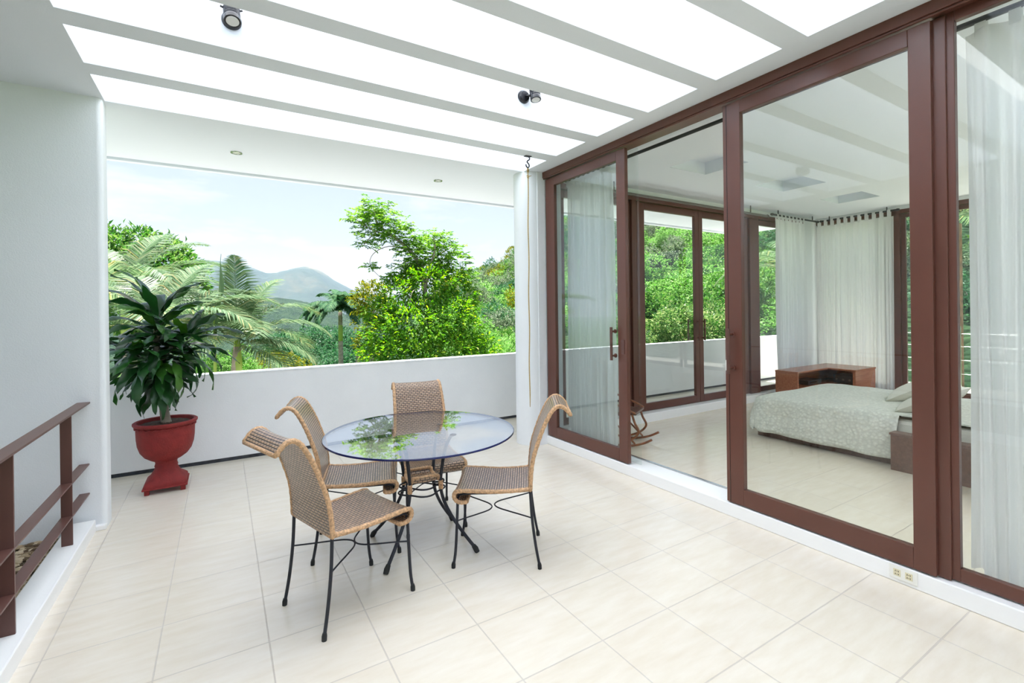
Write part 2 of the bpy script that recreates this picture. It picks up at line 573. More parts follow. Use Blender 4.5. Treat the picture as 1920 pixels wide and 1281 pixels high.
# bedroom ceiling with three shallow square recesses
b = MB()
cof = [(4.20, 4.80), (5.78, 6.43), (7.37, 7.93)]
CY0, CY1 = 2.97, 3.50
b.box(3.36, 9.35, CY1, 6.0, ZC, ZT)
b.box(3.36, 9.35, 0.30, CY0, ZC, ZT)
for (xa_, xb_) in ((3.36, 3.75), (8.85, 9.35)):
    b.box(xa_, xb_, -3.2, 0.30, ZC, ZT)
for ya_ in (-0.75, -1.8, -2.85):  # ceiling opened into slots here to feed the added skylight
    b.box(3.75, 8.85, ya_ - 0.18, ya_, ZC, ZT)
b.box(3.75, 8.85, -3.2, -3.03, ZC, ZT)
xs = [3.36] + [v for c in cof for v in c] + [9.35]
for i in range(0, len(xs), 2):
    b.box(xs[i], xs[i + 1], CY0, CY1, ZC, ZT)
for c in cof:
    b.box(c[0], c[1], CY0, CY1, ZC + 0.14, ZT)
tag(b.build('ceiling', M['ceiling']), 'white bedroom ceiling with three square recesses', 'ceiling', kind='structure')

# left wall: flat face towards the terrace with a rounded free end
prof = [(-3.6, 4.375), (-0.745, 4.375)]
for k in range(1, 9):
    a = -PI / 2 + k * (PI / 2) / 8
    prof.append((-0.745 + 0.035 * math.cos(a), 4.41 + 0.035 * math.sin(a)))
prof += [(-0.71, 4.52)]
for k in range(1, 9):
    a = k * (PI / 2) / 8
    prof.append((-0.745 + 0.035 * math.cos(a), 4.52 + 0.035 * math.sin(a)))
prof += [(-3.6, 4.555)]
n = len(prof)
b = MB()
b.add([(x, y, -0.3) for x, y in prof] + [(x, y, ZC) for x, y in prof],
      [(i, (i + 1) % n, n + (i + 1) % n, n + i) for i in range(n)] + [tuple(range(n - 1, -1, -1)), tuple(range(n, 2 * n))])
tag(b.build('wall_west', M['wall'], smooth=True, angle=40), 'white wall at the left beside the brown railing', 'wall', kind='structure')
tag(box_obj('wall_left', (-3.75, -3.6, -3.2, 4.5, -0.3, ZC), M['wall']), 'far white wall beyond the gravel bed', 'wall', kind='structure')
tag(box_obj('trim_1', (-0.775, -0.71, 4.33, 4.375, 0.0, 0.035), M['bright'], bevel=0.006), 'small white plinth piece at the foot of the left wall', 'plinth', kind='structure')

# parapet with a dark drainage gap at its foot
b = MB()
b.box(-3.6, 11.0, 5.66, 5.83, 0.035, 0.885)
b.box(-3.6, 11.0, 5.655, 5.835, 0.885, 0.90)
tag(b.build('wall_north', M['parapet'], bevel=0.004), 'low white parapet wall of the terrace', 'wall', kind='structure')
tag(box_obj('trim_2', (-3.6, 11.0, 5.665, 5.80, -0.05, 0.05), M['gutter']), 'dark drainage gap at the foot of the parapet', 'gutter', kind='structure')

# round column between terrace and doors + wall return
b = MB().lathe([(0.17, 0.0), (0.17, ZC)], 3.02, 4.52, 48)
b.box(3.02, 3.12, 4.34, 4.52, 0, ZC)
tag(b.build('column', M['wall'], smooth=True, angle=40), 'round white column behind the hanging rope', 'column', kind='structure')
tag(box_obj('wall_east', (3.10, 3.36, 4.36, 4.69, 0.0, ZC), M['wall']), 'white wall stub beside the sliding doors', 'wall', kind='structure')

# kerb under the sliding doors and its metal threshold line
tag(box_obj('trim_3', (3.115, 3.34, -3.2, 4.36, 0.0, 0.095), M['bright'], bevel=0.006), 'white kerb under the sliding doors', 'kerb', kind='structure')
tag(box_obj('trim_4', (3.34, 3.362, -3.2, 4.27, 0.0, 0.10), M['chrome']), 'thin metal threshold strip at the bedroom floor', 'threshold', kind='structure')

# planter kerb + railing void on the left
tag(box_obj('trim_5', (-0.905, -0.765, -3.2, 4.33, -0.1, 0.085), M['bright'], bevel=0.006), 'white kerb under the brown railing', 'kerb', kind='structure')
gv = MB().box(-3.6, -0.905, -3.2, 4.37, -0.28, -0.01)
tag(gv.build('floor_gravel', M['gravel']), 'brown gravel bed behind the railing', 'gravel bed', kind='structure')

# pebbles lying on the gravel bed (uncountable)
b = MB()
for k in range(2600):
    x = rnd.uniform(-1.75, -0.93)
    y = rnd.uniform(2.2, 4.34)
    r = rnd.uniform(0.010, 0.026)
    cz = -0.01 + r * 0.35
    a0 = rnd.random() * 6.28
    vs = []
    for (rr, zz) in ((0.75, -0.5), (1.0, 0.1), (0.6, 0.75)):
        for j in range(6):
            a = a0 + j * PI / 3
            q = r * rr * rnd.uniform(0.85, 1.15)
            vs.append((x + q * math.cos(a) * 1.3, y + q * math.sin(a), cz + zz * r * 0.7))
    fs = []
    for i in range(2):
        for j in range(6):
            fs.append((i * 6 + j, i * 6 + (j + 1) % 6, (i + 1) * 6 + (j + 1) % 6, (i + 1) * 6 + j))
    fs.append((12, 13, 14, 15, 16, 17))
    b.add(vs, fs)
pm = leaf_mat('pebble_stone', [(0.0, (0.08, 0.05, 0.03)), (0.5, (0.34, 0.25, 0.15)), (1.0, (0.60, 0.50, 0.36))], 0.0, 0.8, 0.3, 1.0)
tag(b.build('pebbles', pm), 'loose brown and tan pebbles behind the railing', 'pebbles', kind='stuff')

# ------------------------------------------------------------------ railing
rail = empty('railing', (-0.83, 2.9, 0.085))
tag(rail, 'brown metal railing with three flat rails beside the white wall', 'railing')
for py in (3.93, 2.97, 2.01, 1.05, 0.09):
    box_obj('post', (-0.027, 0.027, py - 2.9 - 0.006, py - 2.9 + 0.006, 0.0, 0.80), M['rail'], rail, 0.001)
b = MB().box(-0.036, 0.036, -4.5, 1.475, 0.805, 0.817)
b.build('top_rail', M['rail'], rail, bevel=0.002)
for z in (0.375, 0.17):
    MB().box(-0.028, 0.028, -4.5, 1.475, z, z + 0.011).build('lower_rail', M['rail'], rail, bevel=0.002)


# ------------------------------------------------------------------ sliding doors
def leaf_yz(name, x0, x1, ya, yb, z0, z1, sw, rail_b, rail_t, sw2=None):
    """Framed glass leaf in a plane of constant x, from ya to yb (ya < yb)."""
    sw2 = sw2 or sw
    o = empty(name, ((x0 + x1) / 2, (ya + yb) / 2, z0))
    cx, cy = (x0 + x1) / 2, (ya + yb) / 2
    hx = (x1 - x0) / 2
    f = MB()
    f.box(-hx, hx, ya - cy, ya - cy + sw, 0, z1 - z0)
    f.box(-hx, hx, yb - cy - sw2, yb - cy, 0, z1 - z0)
    f.box(-hx, hx, ya - cy + sw, yb - cy - sw2, 0, rail_b)
    f.box(-hx, hx, ya - cy + sw, yb - cy - sw2, z1 - z0 - rail_t, z1 - z0)
    f.build('frame', M['frame'], o, bevel=0.003)
    MB().box(-0.003, 0.003, ya - cy + sw - 0.01, yb - cy - sw2 + 0.01, rail_b - 0.01, z1 - z0 - rail_t + 0.01).build('pane', M['glass'], o)
    return o, cx, cy


def bar_handle(parent, x, y, z0, z1, side):
    """Round bar pull on two stubs; side -1 stands towards -x."""
    h = MB()
    h.tube([(x + side * 0.055, y, z0), (x + side * 0.055, y, z1)], 0.013, 12)
    o = h.build('handle', M['rail'], parent, smooth=True, angle=40)
    s = MB()
    for z in (z0 + 0.04, z1 - 0.04):
        s.tube([(x, y, z), (x + side * 0.05, y, z)], 0.009, 10)
        s.tube([(x, y, z), (x + side * 0.006, y, z)], 0.02, 14)
    s.build('handle_mount', M['frame'], o, smooth=True, angle=40)
    return o


d1, cx, cy = leaf_yz('door_1', 3.12, 3.16, 3.105, 4.325, 0.105, 2.965, 0.11, 0.115, 0.09, 0.155)
tag(d1, 'open brown sliding glass door leaf nearest the white column', 'door', kind='structure')
bar_handle(d1, -0.02, 3.245 - cy, 0.93, 1.235, -1)
MB().box(-0.028, -0.019, 3.15 - cy - 0.02, 3.15 - cy + 0.02, 0.99, 1.12).build('lock_plate', M['rail'], d1, bevel=0.002)
d2, cx, cy = leaf_yz('door_2', 3.12, 3.165, 0.945, 2.125, 0.105, 2.965, 0.095, 0.115, 0.09, 0.13)
tag(d2, 'wide brown sliding glass door leaf in front of the bed', 'door', kind='structure')
bar_handle(d2, -0.0225, 2.065 - cy, 0.93, 1.25, -1)
bar_handle(d2, 0.0225, 2.045 - cy, 0.93, 1.25, 1)
MB().box(-0.0245, -0.022, 2.112 - cy, 2.122 - cy, 0.945, 1.02).build('lock_plate', M['plate'], d2)
MB().box(-0.0245, -0.0225, 2.094 - cy, 2.097 - cy, 0.0, 2.85).build('groove', M['black'], d2)

# second glass leaf parked behind door 1
dx = empty('door_3', (3.20, 3.66, 0.105))
tag(dx, 'clear glass leaf parked behind the open sliding door', 'door', kind='structure')
MB().box(-0.005, 0.005, -0.64, 0.60, 0.0, 2.84).build('pane', M['glass'], dx)

# fixed window at the right with its post
w1, cx, cy = leaf_yz('window_1', 3.165, 3.205, -1.2, 0.90, 0.105, 2.985, 0.06, 0.065, 0.05, 0.035)
tag(w1, 'fixed glass pane in front of the large right-hand curtain', 'window', kind='structure')
tag(box_obj('trim_6', (3.15, 3.215, 0.895, 0.955, 0.10, 2.975), M['frame'], bevel=0.004), 'brown post between the sliding door and the fixed pane', 'post', kind='structure')
# head track along the whole front
b = MB()
b.box(3.09, 3.26, -3.2, 4.37, 2.985, ZC)
b.box(3.10, 3.115, -3.2, 4.35, 2.972, 2.985)
tag(b.build('trim_7', M['frame'], bevel=0.003), 'brown head track above the sliding doors', 'track', kind='structure')
tag(box_obj('window_2', (3.17, 3.20, -3.2, -1.2, 0.105, 2.985), M['glass']), 'glass further along the bedroom front, behind the viewpoint', 'window', kind='structure')


# ------------------------------------------------------------------ bedroom north glass wall (planes of constant y)
def leaf_xz(name, xa, xb, y0, y1, z0, z1, sw, rb, rt):
    o = empty(name, ((xa + xb) / 2, (y0 + y1) / 2, z0))
    cx = (xa + xb) / 2
    h = (y1 - y0) / 2
    f = MB()
    f.box(xa - cx, xa - cx + sw, -h, h, 0, z1 - z0)
    f.box(xb - cx - sw, xb - cx, -h, h, 0, z1 - z0)
    f.box(xa - cx + sw, xb - cx - sw, -h, h, 0, rb)
    f.box(xa - cx + sw, xb - cx - sw, -h, h, z1 - z0 - rt, z1 - z0)
    f.build('frame', M['frame'], o, bevel=0.003)
    MB().box(xa - cx + sw - 0.01, xb - cx - sw + 0.01, -0.003, 0.003, rb - 0.01, z1 - z0 - rt + 0.01).build('pane', M['glass'], o)
    return o, cx


YG = 4.40
tag(box_obj('trim_8', (3.36, XE, 4.27, 4.50, 0.0, 0.16), M['bright'], bevel=0.008), 'white kerb under the bedroom garden doors', 'kerb', kind='structure')
d4, cx = leaf_xz('door_4', 4.66, 5.84, YG - 0.02, YG + 0.02, 0.165, 2.90, 0.085, 0.10, 0.09)
tag(d4, 'brown garden door leaf left of the centre handles', 'door', kind='structure')
d5, cx5 = leaf_xz('door_5', 5.845, 7.03, YG - 0.02, YG + 0.02, 0.165, 2.90, 0.085, 0.10, 0.09)
tag(d5, 'brown garden door leaf right of the centre handles', 'door', kind='structure')
for (o, cxx, hx) in ((d4, cx, 5.79), (d5, cx5, 5.905)):
    for s in (-1, 1):
        h = MB().tube([(hx - cxx + (0.0 if s < 0 else (0.07 if o is d5 else -0.09)), s * 0.06, 0.88), (hx - cxx + (0.0 if s < 0 else (0.07 if o is d5 else -0.09)), s * 0.06, 1.19)], 0.013, 10)
        ho = h.build('handle', M['frame'], o, smooth=True, angle=40)
        st = MB()
        for z in (0.92, 1.15):
            q = hx - cxx + (0.0 if s < 0 else (0.07 if o is d5 else -0.09))
            st.tube([(q, s * 0.015, z), (q, s * 0.06, z)], 0.009, 8)
        st.build('handle_mount', M['frame'], ho)
b = MB()
b.box(4.49, 4.575, YG - 0.05, YG + 0.05, 0.16, 2.97)
b.box(4.60, 4.655, YG - 0.03, YG + 0.05, 0.16, 2.93)
tag(b.build('trim_9', M['frame'], bevel=0.003), 'double brown post left of the garden doors', 'post', kind='structure')
tag(box_obj('trim_10', (7.04, 7.28, YG - 0.05, YG + 0.05, 0.16, 2.93), M['frame'], bevel=0.004), 'wide brown post right of the garden doors', 'post', kind='structure')
w3, cxw = leaf_xz('window_3', 7.285, 8.60, YG - 0.02, YG + 0.02, 0.165, 2.90, 0.05, 0.08, 0.08)
tag(w3, 'fixed garden window beside the corner curtain', 'window', kind='structure')
w4, cxw = leaf_xz('window_4', 3.37, 4.485, YG - 0.02, YG + 0.02, 0.165, 2.90, 0.05, 0.08, 0.08)
tag(w4, 'fixed garden window behind the rocking chair', 'window', kind='structure')
tag(box_obj('trim_11', (3.36, 8.62, YG - 0.055, YG + 0.055, 2.905, 2.975), M['frame'], bevel=0.004), 'brown head rail above the garden doors', 'head rail', kind='structure')
tag(box_obj('wall_bedroom', (3.36, 9.2, YG - 0.03, YG + 0.09, 2.975, ZC), M['wall']), 'white strip of wall above the garden doors', 'wall', kind='structure')
tag(box_obj('wall_corner', (8.60, 9.20, 4.33, 4.52, 0.0, ZC), M['wall']), 'white corner pier between the two bedroom curtains', 'wall', kind='structure')
# east glass wall
tag(box_obj('trim_12', (8.98, 9.15, -3.2, 4.33, 0.0, 0.16), M['bright'], bevel=0.006), 'white kerb under the east bedroom windows', 'kerb', kind='structure')


def leaf_e(name, ya, yb):
    o, _, _ = leaf_yz(name, 9.03, 9.07, ya, yb, 0.165, 2.93, 0.06, 0.08, 0.06)
    return o


tag(leaf_e('window_5', 3.25, 4.33), 'east bedroom window behind the wide tab curtain', 'window', kind='structure')
tag(leaf_e('window_6', 1.60, 3.12), 'east bedroom window looking onto the palm trunk', 'window', kind='structure')
tag(leaf_e('window_7', -1.0, 1.55), 'east bedroom window beside the bed head', 'window', kind='structure')
tag(box_obj('trim_13', (9.00, 9.11, 3.125, 3.245, 0.16, 2.95), M['frame'], bevel=0.004), 'brown post at the edge of the east curtain', 'post', kind='structure')
tag(box_obj('trim_14', (9.0, 9.10, -3.2, 4.33, 2.935, 3.0), M['frame'], bevel=0.004), 'brown head rail above the east windows', 'head rail', kind='structure')
tag(box_obj('wall_east', (9.0, 9.15, -3.2, 4.33, 3.0, ZC), M['wall']), 'white strip of wall above the east windows', 'wall', kind='structure')
tag(leaf_e('window_8', -3.2, -1.05), 'added unseen east window beyond the bed head, letting in more daylight', 'window', kind='structure')  # unseen end bay, glazed instead of walled to brighten the bedroom
# roof edge outside the east wall is part of the ceiling slab; thin wire railing outside the east windows
wr = empty('wire_railing', (11.45, 2.5, 0.0))
tag(wr, 'thin pale wire railing outside the east bedroom window', 'railing')
for z in (0.25, 0.50, 0.75, 0.98):
    MB().tube([(0, -3.0, z), (0, 3.2, z)], 0.004, 6).build('wire', M['chrome'], wr)
for y in (-3.0, -1.2, 0.6, 2.55):
    MB().tube([(0, y, 0), (0, y, 1.12)], 0.018, 8).build('post', M['chrome'], wr)
tag(box_obj('floor', (9.15, 11.6, -3.2, 5.78, -0.25, 0.0), M['tile']), 'outdoor ledge beyond the east windows, widened to bounce sun indoors', 'floor', kind='structure')  # made wide so its sunlit tiles throw light into the bedroom


# ------------------------------------------------------------------ curtains
def curtain(name, p0, p1, z0, z1, folds, amp, mat, tabs=True, rodz=None, seed=1, swing=0.0, hem=True):
    """Hanging pleated cloth from p0 to p1 (xy), as a wavy sheet with tab loops."""
    r = random.Random(seed)
    p0, p1 = Vector((p0[0], p0[1], 0)), Vector((p1[0], p1[1], 0))
    mid = (p0 + p1) / 2
    d = (p1 - p0)
    ln = d.length
    d.normalize()
    nr = Vector((-d.y, d.x, 0))
    ph = [r.uniform(0, 6.28) for _ in range(6)]
    cols = folds * 14
    rows = 22
    vs, fs = [], []
    for i in range(rows + 1):
        v = i / rows
        z = z1 + (z0 - z1) * v
        sp = 1 + swing * v
        for j in range(cols + 1):
            u = j / cols
            w = u * folds * 2 * PI
            a = amp * (0.35 + 0.65 * min(1, v * 4)) * (0.75 + 0.35 * math.sin(u * 9 + ph[0] + v * 1.2))
            off = a * math.sin(w + ph[1] + 0.9 * math.sin(u * 5.3 + ph[2]) + 0.5 * math.sin(v * 3 + u * 11 + ph[3]))
            off += amp * 0.5 * math.sin(w * 2.3 + ph[4] + v * 1.7) * min(1, v * 3) + amp * 0.6 * math.sin(w * 0.37 + ph[3] + v * 0.8)
            lat = 0.012 * math.sin(w * 0.5 + v * 2 + ph[5]) * v
            q = d * ((u - 0.5) * ln * sp + lat) + nr * off
            vs.append((q.x, q.y, z - z0 + (0.006 * math.sin(w * 0.5 + ph[3]) if i == rows else 0)))
    for i in range(rows):
        for j in range(cols):
            k = i * (cols + 1) + j
            fs.append((k, k + 1, k + cols + 2, k + cols + 1))
    o = MB().add(vs, fs).build(name, mat, None, smooth=True)
    o.location = (mid.x, mid.y, z0)
    if tabs:
        nt_ = max(4, folds)
        for k in range(nt_):
            u = (k + 0.5) / nt_ - 0.5
            c = d * (u * ln)
            zt = z1 - z0
            hh = rodz - z1
            t = MB()
            w = 0.022
            path = [(0.016, 0.0 - 0.03), (0.018, hh * 0.6), (0.015, hh + 0.012), (0.0, hh + 0.022), (-0.015, hh + 0.012), (-0.018, hh * 0.6), (-0.016, -0.03)]
            vv = []
            for (yy, zz) in path:
                for s in (-1, 1):
                    q = c + d * (s * w) + nr * yy
                    vv.append((q.x, q.y, zt + zz))
            ff = [(2 * i, 2 * i + 1, 2 * i + 3, 2 * i + 2) for i in range(len(path) - 1)]
            t.add(vv, ff)
            t.build('tab', mat, o)
    return o


def rod(name, a, b_, z, mat, r, label):
    a, b_ = Vector((a[0], a[1], z)), Vector((b_[0], b_[1], z))
    o = empty(name, tuple(a))
    tag(o, label, 'curtain rod')
    d = b_ - a
    MB().tube([(0, 0, 0), tuple(d)], r, 12).build('pole', mat, o, smooth=True, angle=40)
    for t in (0.0, 1.0):
        e = d * t
        s = -1 if t == 0 else 1
        MB().tube([tuple(e), tuple(e + d.normalized() * s * 0.03)], [r * 1.5, r * 1.1], 12).build('finial', mat, o)
    for t in (0.12, 0.88):
        e = d * t
        MB().tube([tuple(e), (e.x, e.y, ZC - z)], 0.008, 8).build('bracket', mat, o)
    return o


rod('curtain_rod', (3.39, -1.6), (3.39, 4.28), 2.985, M['blackrod'], 0.016, 'long black curtain rod just inside the sliding doors')
c = curtain('curtain', (3.40, 3.58), (3.40, 4.30), 0.11, 2.93, 9, 0.035, M['sheer'], True, 2.985, 3, 0.02)
tag(c, 'sheer white curtain behind the open sliding door beside the column', 'curtain')
c = curtain('curtain', (3.40, -0.75), (3.40, 0.885), 0.085, 2.93, 13, 0.062, M['curtain'], True, 2.985, 8, 0.0)
tag(c, 'large full-length white curtain at the right behind the fixed pane', 'curtain')
rod('curtain_rod', (3.62, 4.22), (7.30, 4.22), 2.93, M['greyrod'], 0.018, 'long grey curtain rod above the garden doors')
c = curtain('curtain', (3.56, 4.22), (3.98, 4.22), 0.08, 2.885, 6, 0.03, M['curtain'], True, 2.93, 11)
tag(c, 'gathered curtain at the left end of the garden doors', 'curtain')
rod('curtain_rod', (7.42, 4.21), (8.80, 4.21), 2.97, M['blackrod'], 0.014, 'short black curtain rod left of the bedroom corner')
c = curtain('curtain', (7.50, 4.21), (8.38, 4.21), 0.08, 2.90, 8, 0.035, M['curtain'], True, 2.97, 21)
tag(c, 'white tab curtain left of the bedroom corner', 'curtain')
rod('curtain_rod', (8.90, 4.20), (8.90, 3.12), 2.985, M['blackrod'], 0.014, 'black curtain rod right of the bedroom corner')
c = curtain('curtain', (8.90, 4.28), (8.90, 3.17), 0.08, 2.90, 11, 0.035, M['curtain'], True, 2.985, 33)
tag(c, 'wide white tab curtain right of the bedroom corner', 'curtain')


# ------------------------------------------------------------------ wall outlet on the kerb
o = empty('wall_outlet', (3.115, 1.082, 0.058))
tag(o, 'white double socket plate on the kerb under the sliding door', 'outlet')
MB().box(-0.008, 0.0, -0.062, 0.062, -0.036, 0.036).build('cover_plate', M['plate'], o, bevel=0.003)
for yy in (-0.026, 0.026):
    s = MB().box(-0.0105, -0.008, yy - 0.016, yy + 0.016, -0.018, 0.018).build('socket', M['brass'], o, bevel=0.001)
    h = MB()
    for zz in (-0.008, 0.008):
        h.box(-0.0112, -0.0104, yy - 0.008, yy - 0.0055, zz - 0.004, zz + 0.004)
        h.box(-0.0112, -0.0104, yy + 0.0055, yy + 0.008, zz - 0.004, zz + 0.004)
        h.box(-0.0112, -0.0104, yy - 0.0015, yy + 0.0015, zz - 0.0015, zz + 0.0015)
    h.build('slot', M['black'], s)


# ------------------------------------------------------------------ ceiling fittings
def downlight(x, y, label):
    o = empty('recessed_downlight', (x, y, ZC))
    tag(o, label, 'downlight', 'downlights in the outer soffit')
    MB().lathe([(0.052, -0.0005), (0.050, -0.007), (0.036, -0.009), (0.034, -0.001)], n=32, cap=False).build('ring', M['chrome'], o, smooth=True, angle=40)
    MB().lathe([(0.034, -0.004), (0.0325, -0.006), (0.012, -0.0065)], n=32).build('lens', M['lens'], o)


downlight(0.139, 5.22, 'small recessed downlight in the soffit above the potted plant')
downlight(2.198, 5.20, 'small recessed downlight in the soffit near the column')


def spotlight(x, y, z, hx, hz, tilt, label):
    """Black ribbed spotlight on a round base fixed to a well wall (the wall faces -y)."""
    o = empty('wall_spotlight', (x, y, z))
    tag(o, label, 'spotlight', 'black spotlights in the skylight slots')
    bs = MB()
    pts = [(0, 0, 0), (0, -0.012, 0), (0, -0.03, 0)]
    bs.tube(pts, [0.052, 0.052, 0.040], 28)
    bs.build('base', M['black'], o, smooth=True, angle=40)
    st = MB().tube([(0, -0.025, 0), (hx * 0.5, -0.05, hz * 0.5), (hx, -0.085, hz)], 0.011, 10)
    st.build('arm', M['black'], o, smooth=True)
    ax = Vector((tilt[0], tilt[1], tilt[2])).normalized()
    c = Vector((hx, -0.09, hz))
    L_ = 0.095
    seq, rr = [], []
    for k in range(13):
        t = k / 12
        seq.append(c + ax * (t - 0.5) * L_)
        base = 0.040 if 0.08 < t else 0.026
        rr.append(base + (0.003 if k % 2 else 0) if t < 0.75 else 0.043)
    hd = MB().tube(seq, rr, 28).build('lamp_head', M['black'], o, smooth=True, angle=30)
    MB().tube([c + ax * (0.5 * L_ - 0.001), c + ax * (0.5 * L_ + 0.002)], 0.033, 28).build('lens', M['lens'], hd)
    side = ax.cross(Vector((0, 1, 0))).normalized()
    for s in (-1, 1):
        q = c - ax * 0.04 + side * s * 0.042
        MB().tube([q, q + side * s * 0.012 - ax * 0.006], 0.006, 8).build('knob', M['black'], hd)
    return o


spotlight(0.07, 3.20, 3.215, 0.0, -0.01, (0.05, -0.35, -1), 'black ribbed spotlight in the skylight slot above the railing side')
spotlight(2.10, 3.20, 3.225, 0.055, 0.0, (0.0, -0.2, -1), 'black spotlight turned sideways in the slot near the sliding doors')

# hook + hanging rope
hk = empty('ceiling_hook', (2.637, 3.95, ZC))
tag(hk, 'black metal hook under the ceiling beam holding the rope', 'hook')
MB().box(-0.035, 0.035, -0.02, 0.02, -0.006, 0.0).build('mounting_plate', M['metal'], hk)
MB().tube(catmull([(0.018, 0, -0.004), (0.02, 0, -0.03), (0.0, 0, -0.045), (-0.008, 0, -0.06), (0.012, 0, -0.08), (0.016, 0, -0.10), (0.0, 0, -0.115), (-0.018, 0, -0.105), (-0.022, 0, -0.085)], 5), 0.0065, 8).build('hook_curve', M['metal'], hk, smooth=True)
rp_ = MB()
pts = []
for k in range(60):
    z = -0.112 - k * (2.40 / 59)
    pts.append((0.0 + 0.0025 * math.sin(k * 0.35) - 0.012 * (k / 59), 0.002 * math.cos(k * 0.4), z))
rp_.tube(pts, [0.0055] * 57 + [0.0045, 0.004, 0.003], 8)
for k, (w, zz) in enumerate(((0.010, -0.128), (0.012, -0.142), (0.009, -0.156), (0.013, -0.20), (0.009, -0.215))):
    rp_.tube([(-w, 0, zz), (0, 0.009, zz + 0.003), (w, 0, zz - 0.002), (0, -0.009, zz), (-w, 0, zz)], 0.0045, 7)
rp_.tube([(0.01, 0, -0.20), (0.03, 0, -0.195), (0.045, 0.003, -0.187)], [0.004, 0.003, 0.001], 6)
rp = rp_.build('hanging_rope', M['rope'], None, smooth=True)
rp.location = (2.637, 3.95, ZC)
tag(rp, 'thin tan rope hanging from the ceiling hook in front of the column', 'rope')


# ================================================================== DINING SET
def sheet(prof, widths, th, mat, name, parent, nseg=5):
    """Woven band following a side profile (s, z) with a width for every profile point."""
    P = catmull([(s, z, w) for (s, z), w in zip(prof, widths)], nseg)
    n = len(P)
    acc = [0.0]
    for i in range(1, n):
        acc.append(acc[-1] + math.hypot(P[i].x - P[i - 1].x, P[i].y - P[i - 1].y))
    m_ = 8
    top, bot = [], []
    for i in range(n):
        a, c = P[max(i - 1, 0)], P[min(i + 1, n - 1)]
        tx, tz = c.x - a.x, c.y - a.y
        l = math.hypot(tx, tz)
        nx, nz = -tz / l, tx / l
        for j in range(m_ + 1):
            u = j / m_ - 0.5
            sag = 0.006 * (1 - (2 * u) ** 2)
            x = u * P[i].z
            top.append((x, P[i].x + nx * (th / 2 - sag), P[i].y + nz * (th / 2 - sag)))
            bot.append((x, P[i].x - nx * (th / 2 + sag), P[i].y - nz * (th / 2 + sag)))
    vs = top + bot
    off = len(top)
    fs, uv = [], []
    for i in range(n - 1):
        for j in range(m_):
            k = i * (m_ + 1) + j
            u0, u1 = (j / m_ - 0.5) * P[i].z + 0.5, ((j + 1) / m_ - 0.5) * P[i].z + 0.5
            q = [(u0, acc[i]), (u1, acc[i]), (u1, acc[i + 1]), (u0, acc[i + 1])]
            fs.append((k, k + 1, k + m_ + 2, k + m_ + 1))
            uv.append(q)
            fs.append((off + k, off + k + m_ + 1, off + k + m_ + 2, off + k + 1))
            uv.append([q[0], q[3], q[2], q[1]])
    for i in (0, n - 1):
        for j in range(m_):
            k = i * (m_ + 1) + j
            fs.append((k, k + 1, off + k + 1, off + k) if i else (k, off + k, off + k + 1, k + 1))
            uv.append([(0, 0), (0, 0.01), (0.02, 0.01), (0.02, 0)])
    for i in range(n - 1):
        for j in (0, m_):
            k = i * (m_ + 1) + j
            fs.append((k, k + m_ + 1, off + k + m_ + 1, off + k) if j == 0 else (k, off + k, off + k + m_ + 1, k + m_ + 1))
            uv.append([(0, 0), (0, 0.01), (0.02, 0.01), (0.02, 0)])
    o = MB().add(vs, fs, 0, uv).build(name, mat, parent, smooth=True, angle=50)
    e = MB()
    for s in (-0.5, 0.5):
        pts = [(s * p.z, p.x, p.y) for p in P]
        rr = [0.0115 + (0.0018 if k % 2 else 0) for k in range(len(pts))]
        e.tube(pts, rr, 8)
    for i in (0, n - 1):
        e.tube([(-P[i].z / 2, P[i].x, P[i].y), (P[i].z / 2, P[i].x, P[i].y)], 0.010, 8)
    e.build('edge_binding', M['binding'], o, smooth=True)
    return o


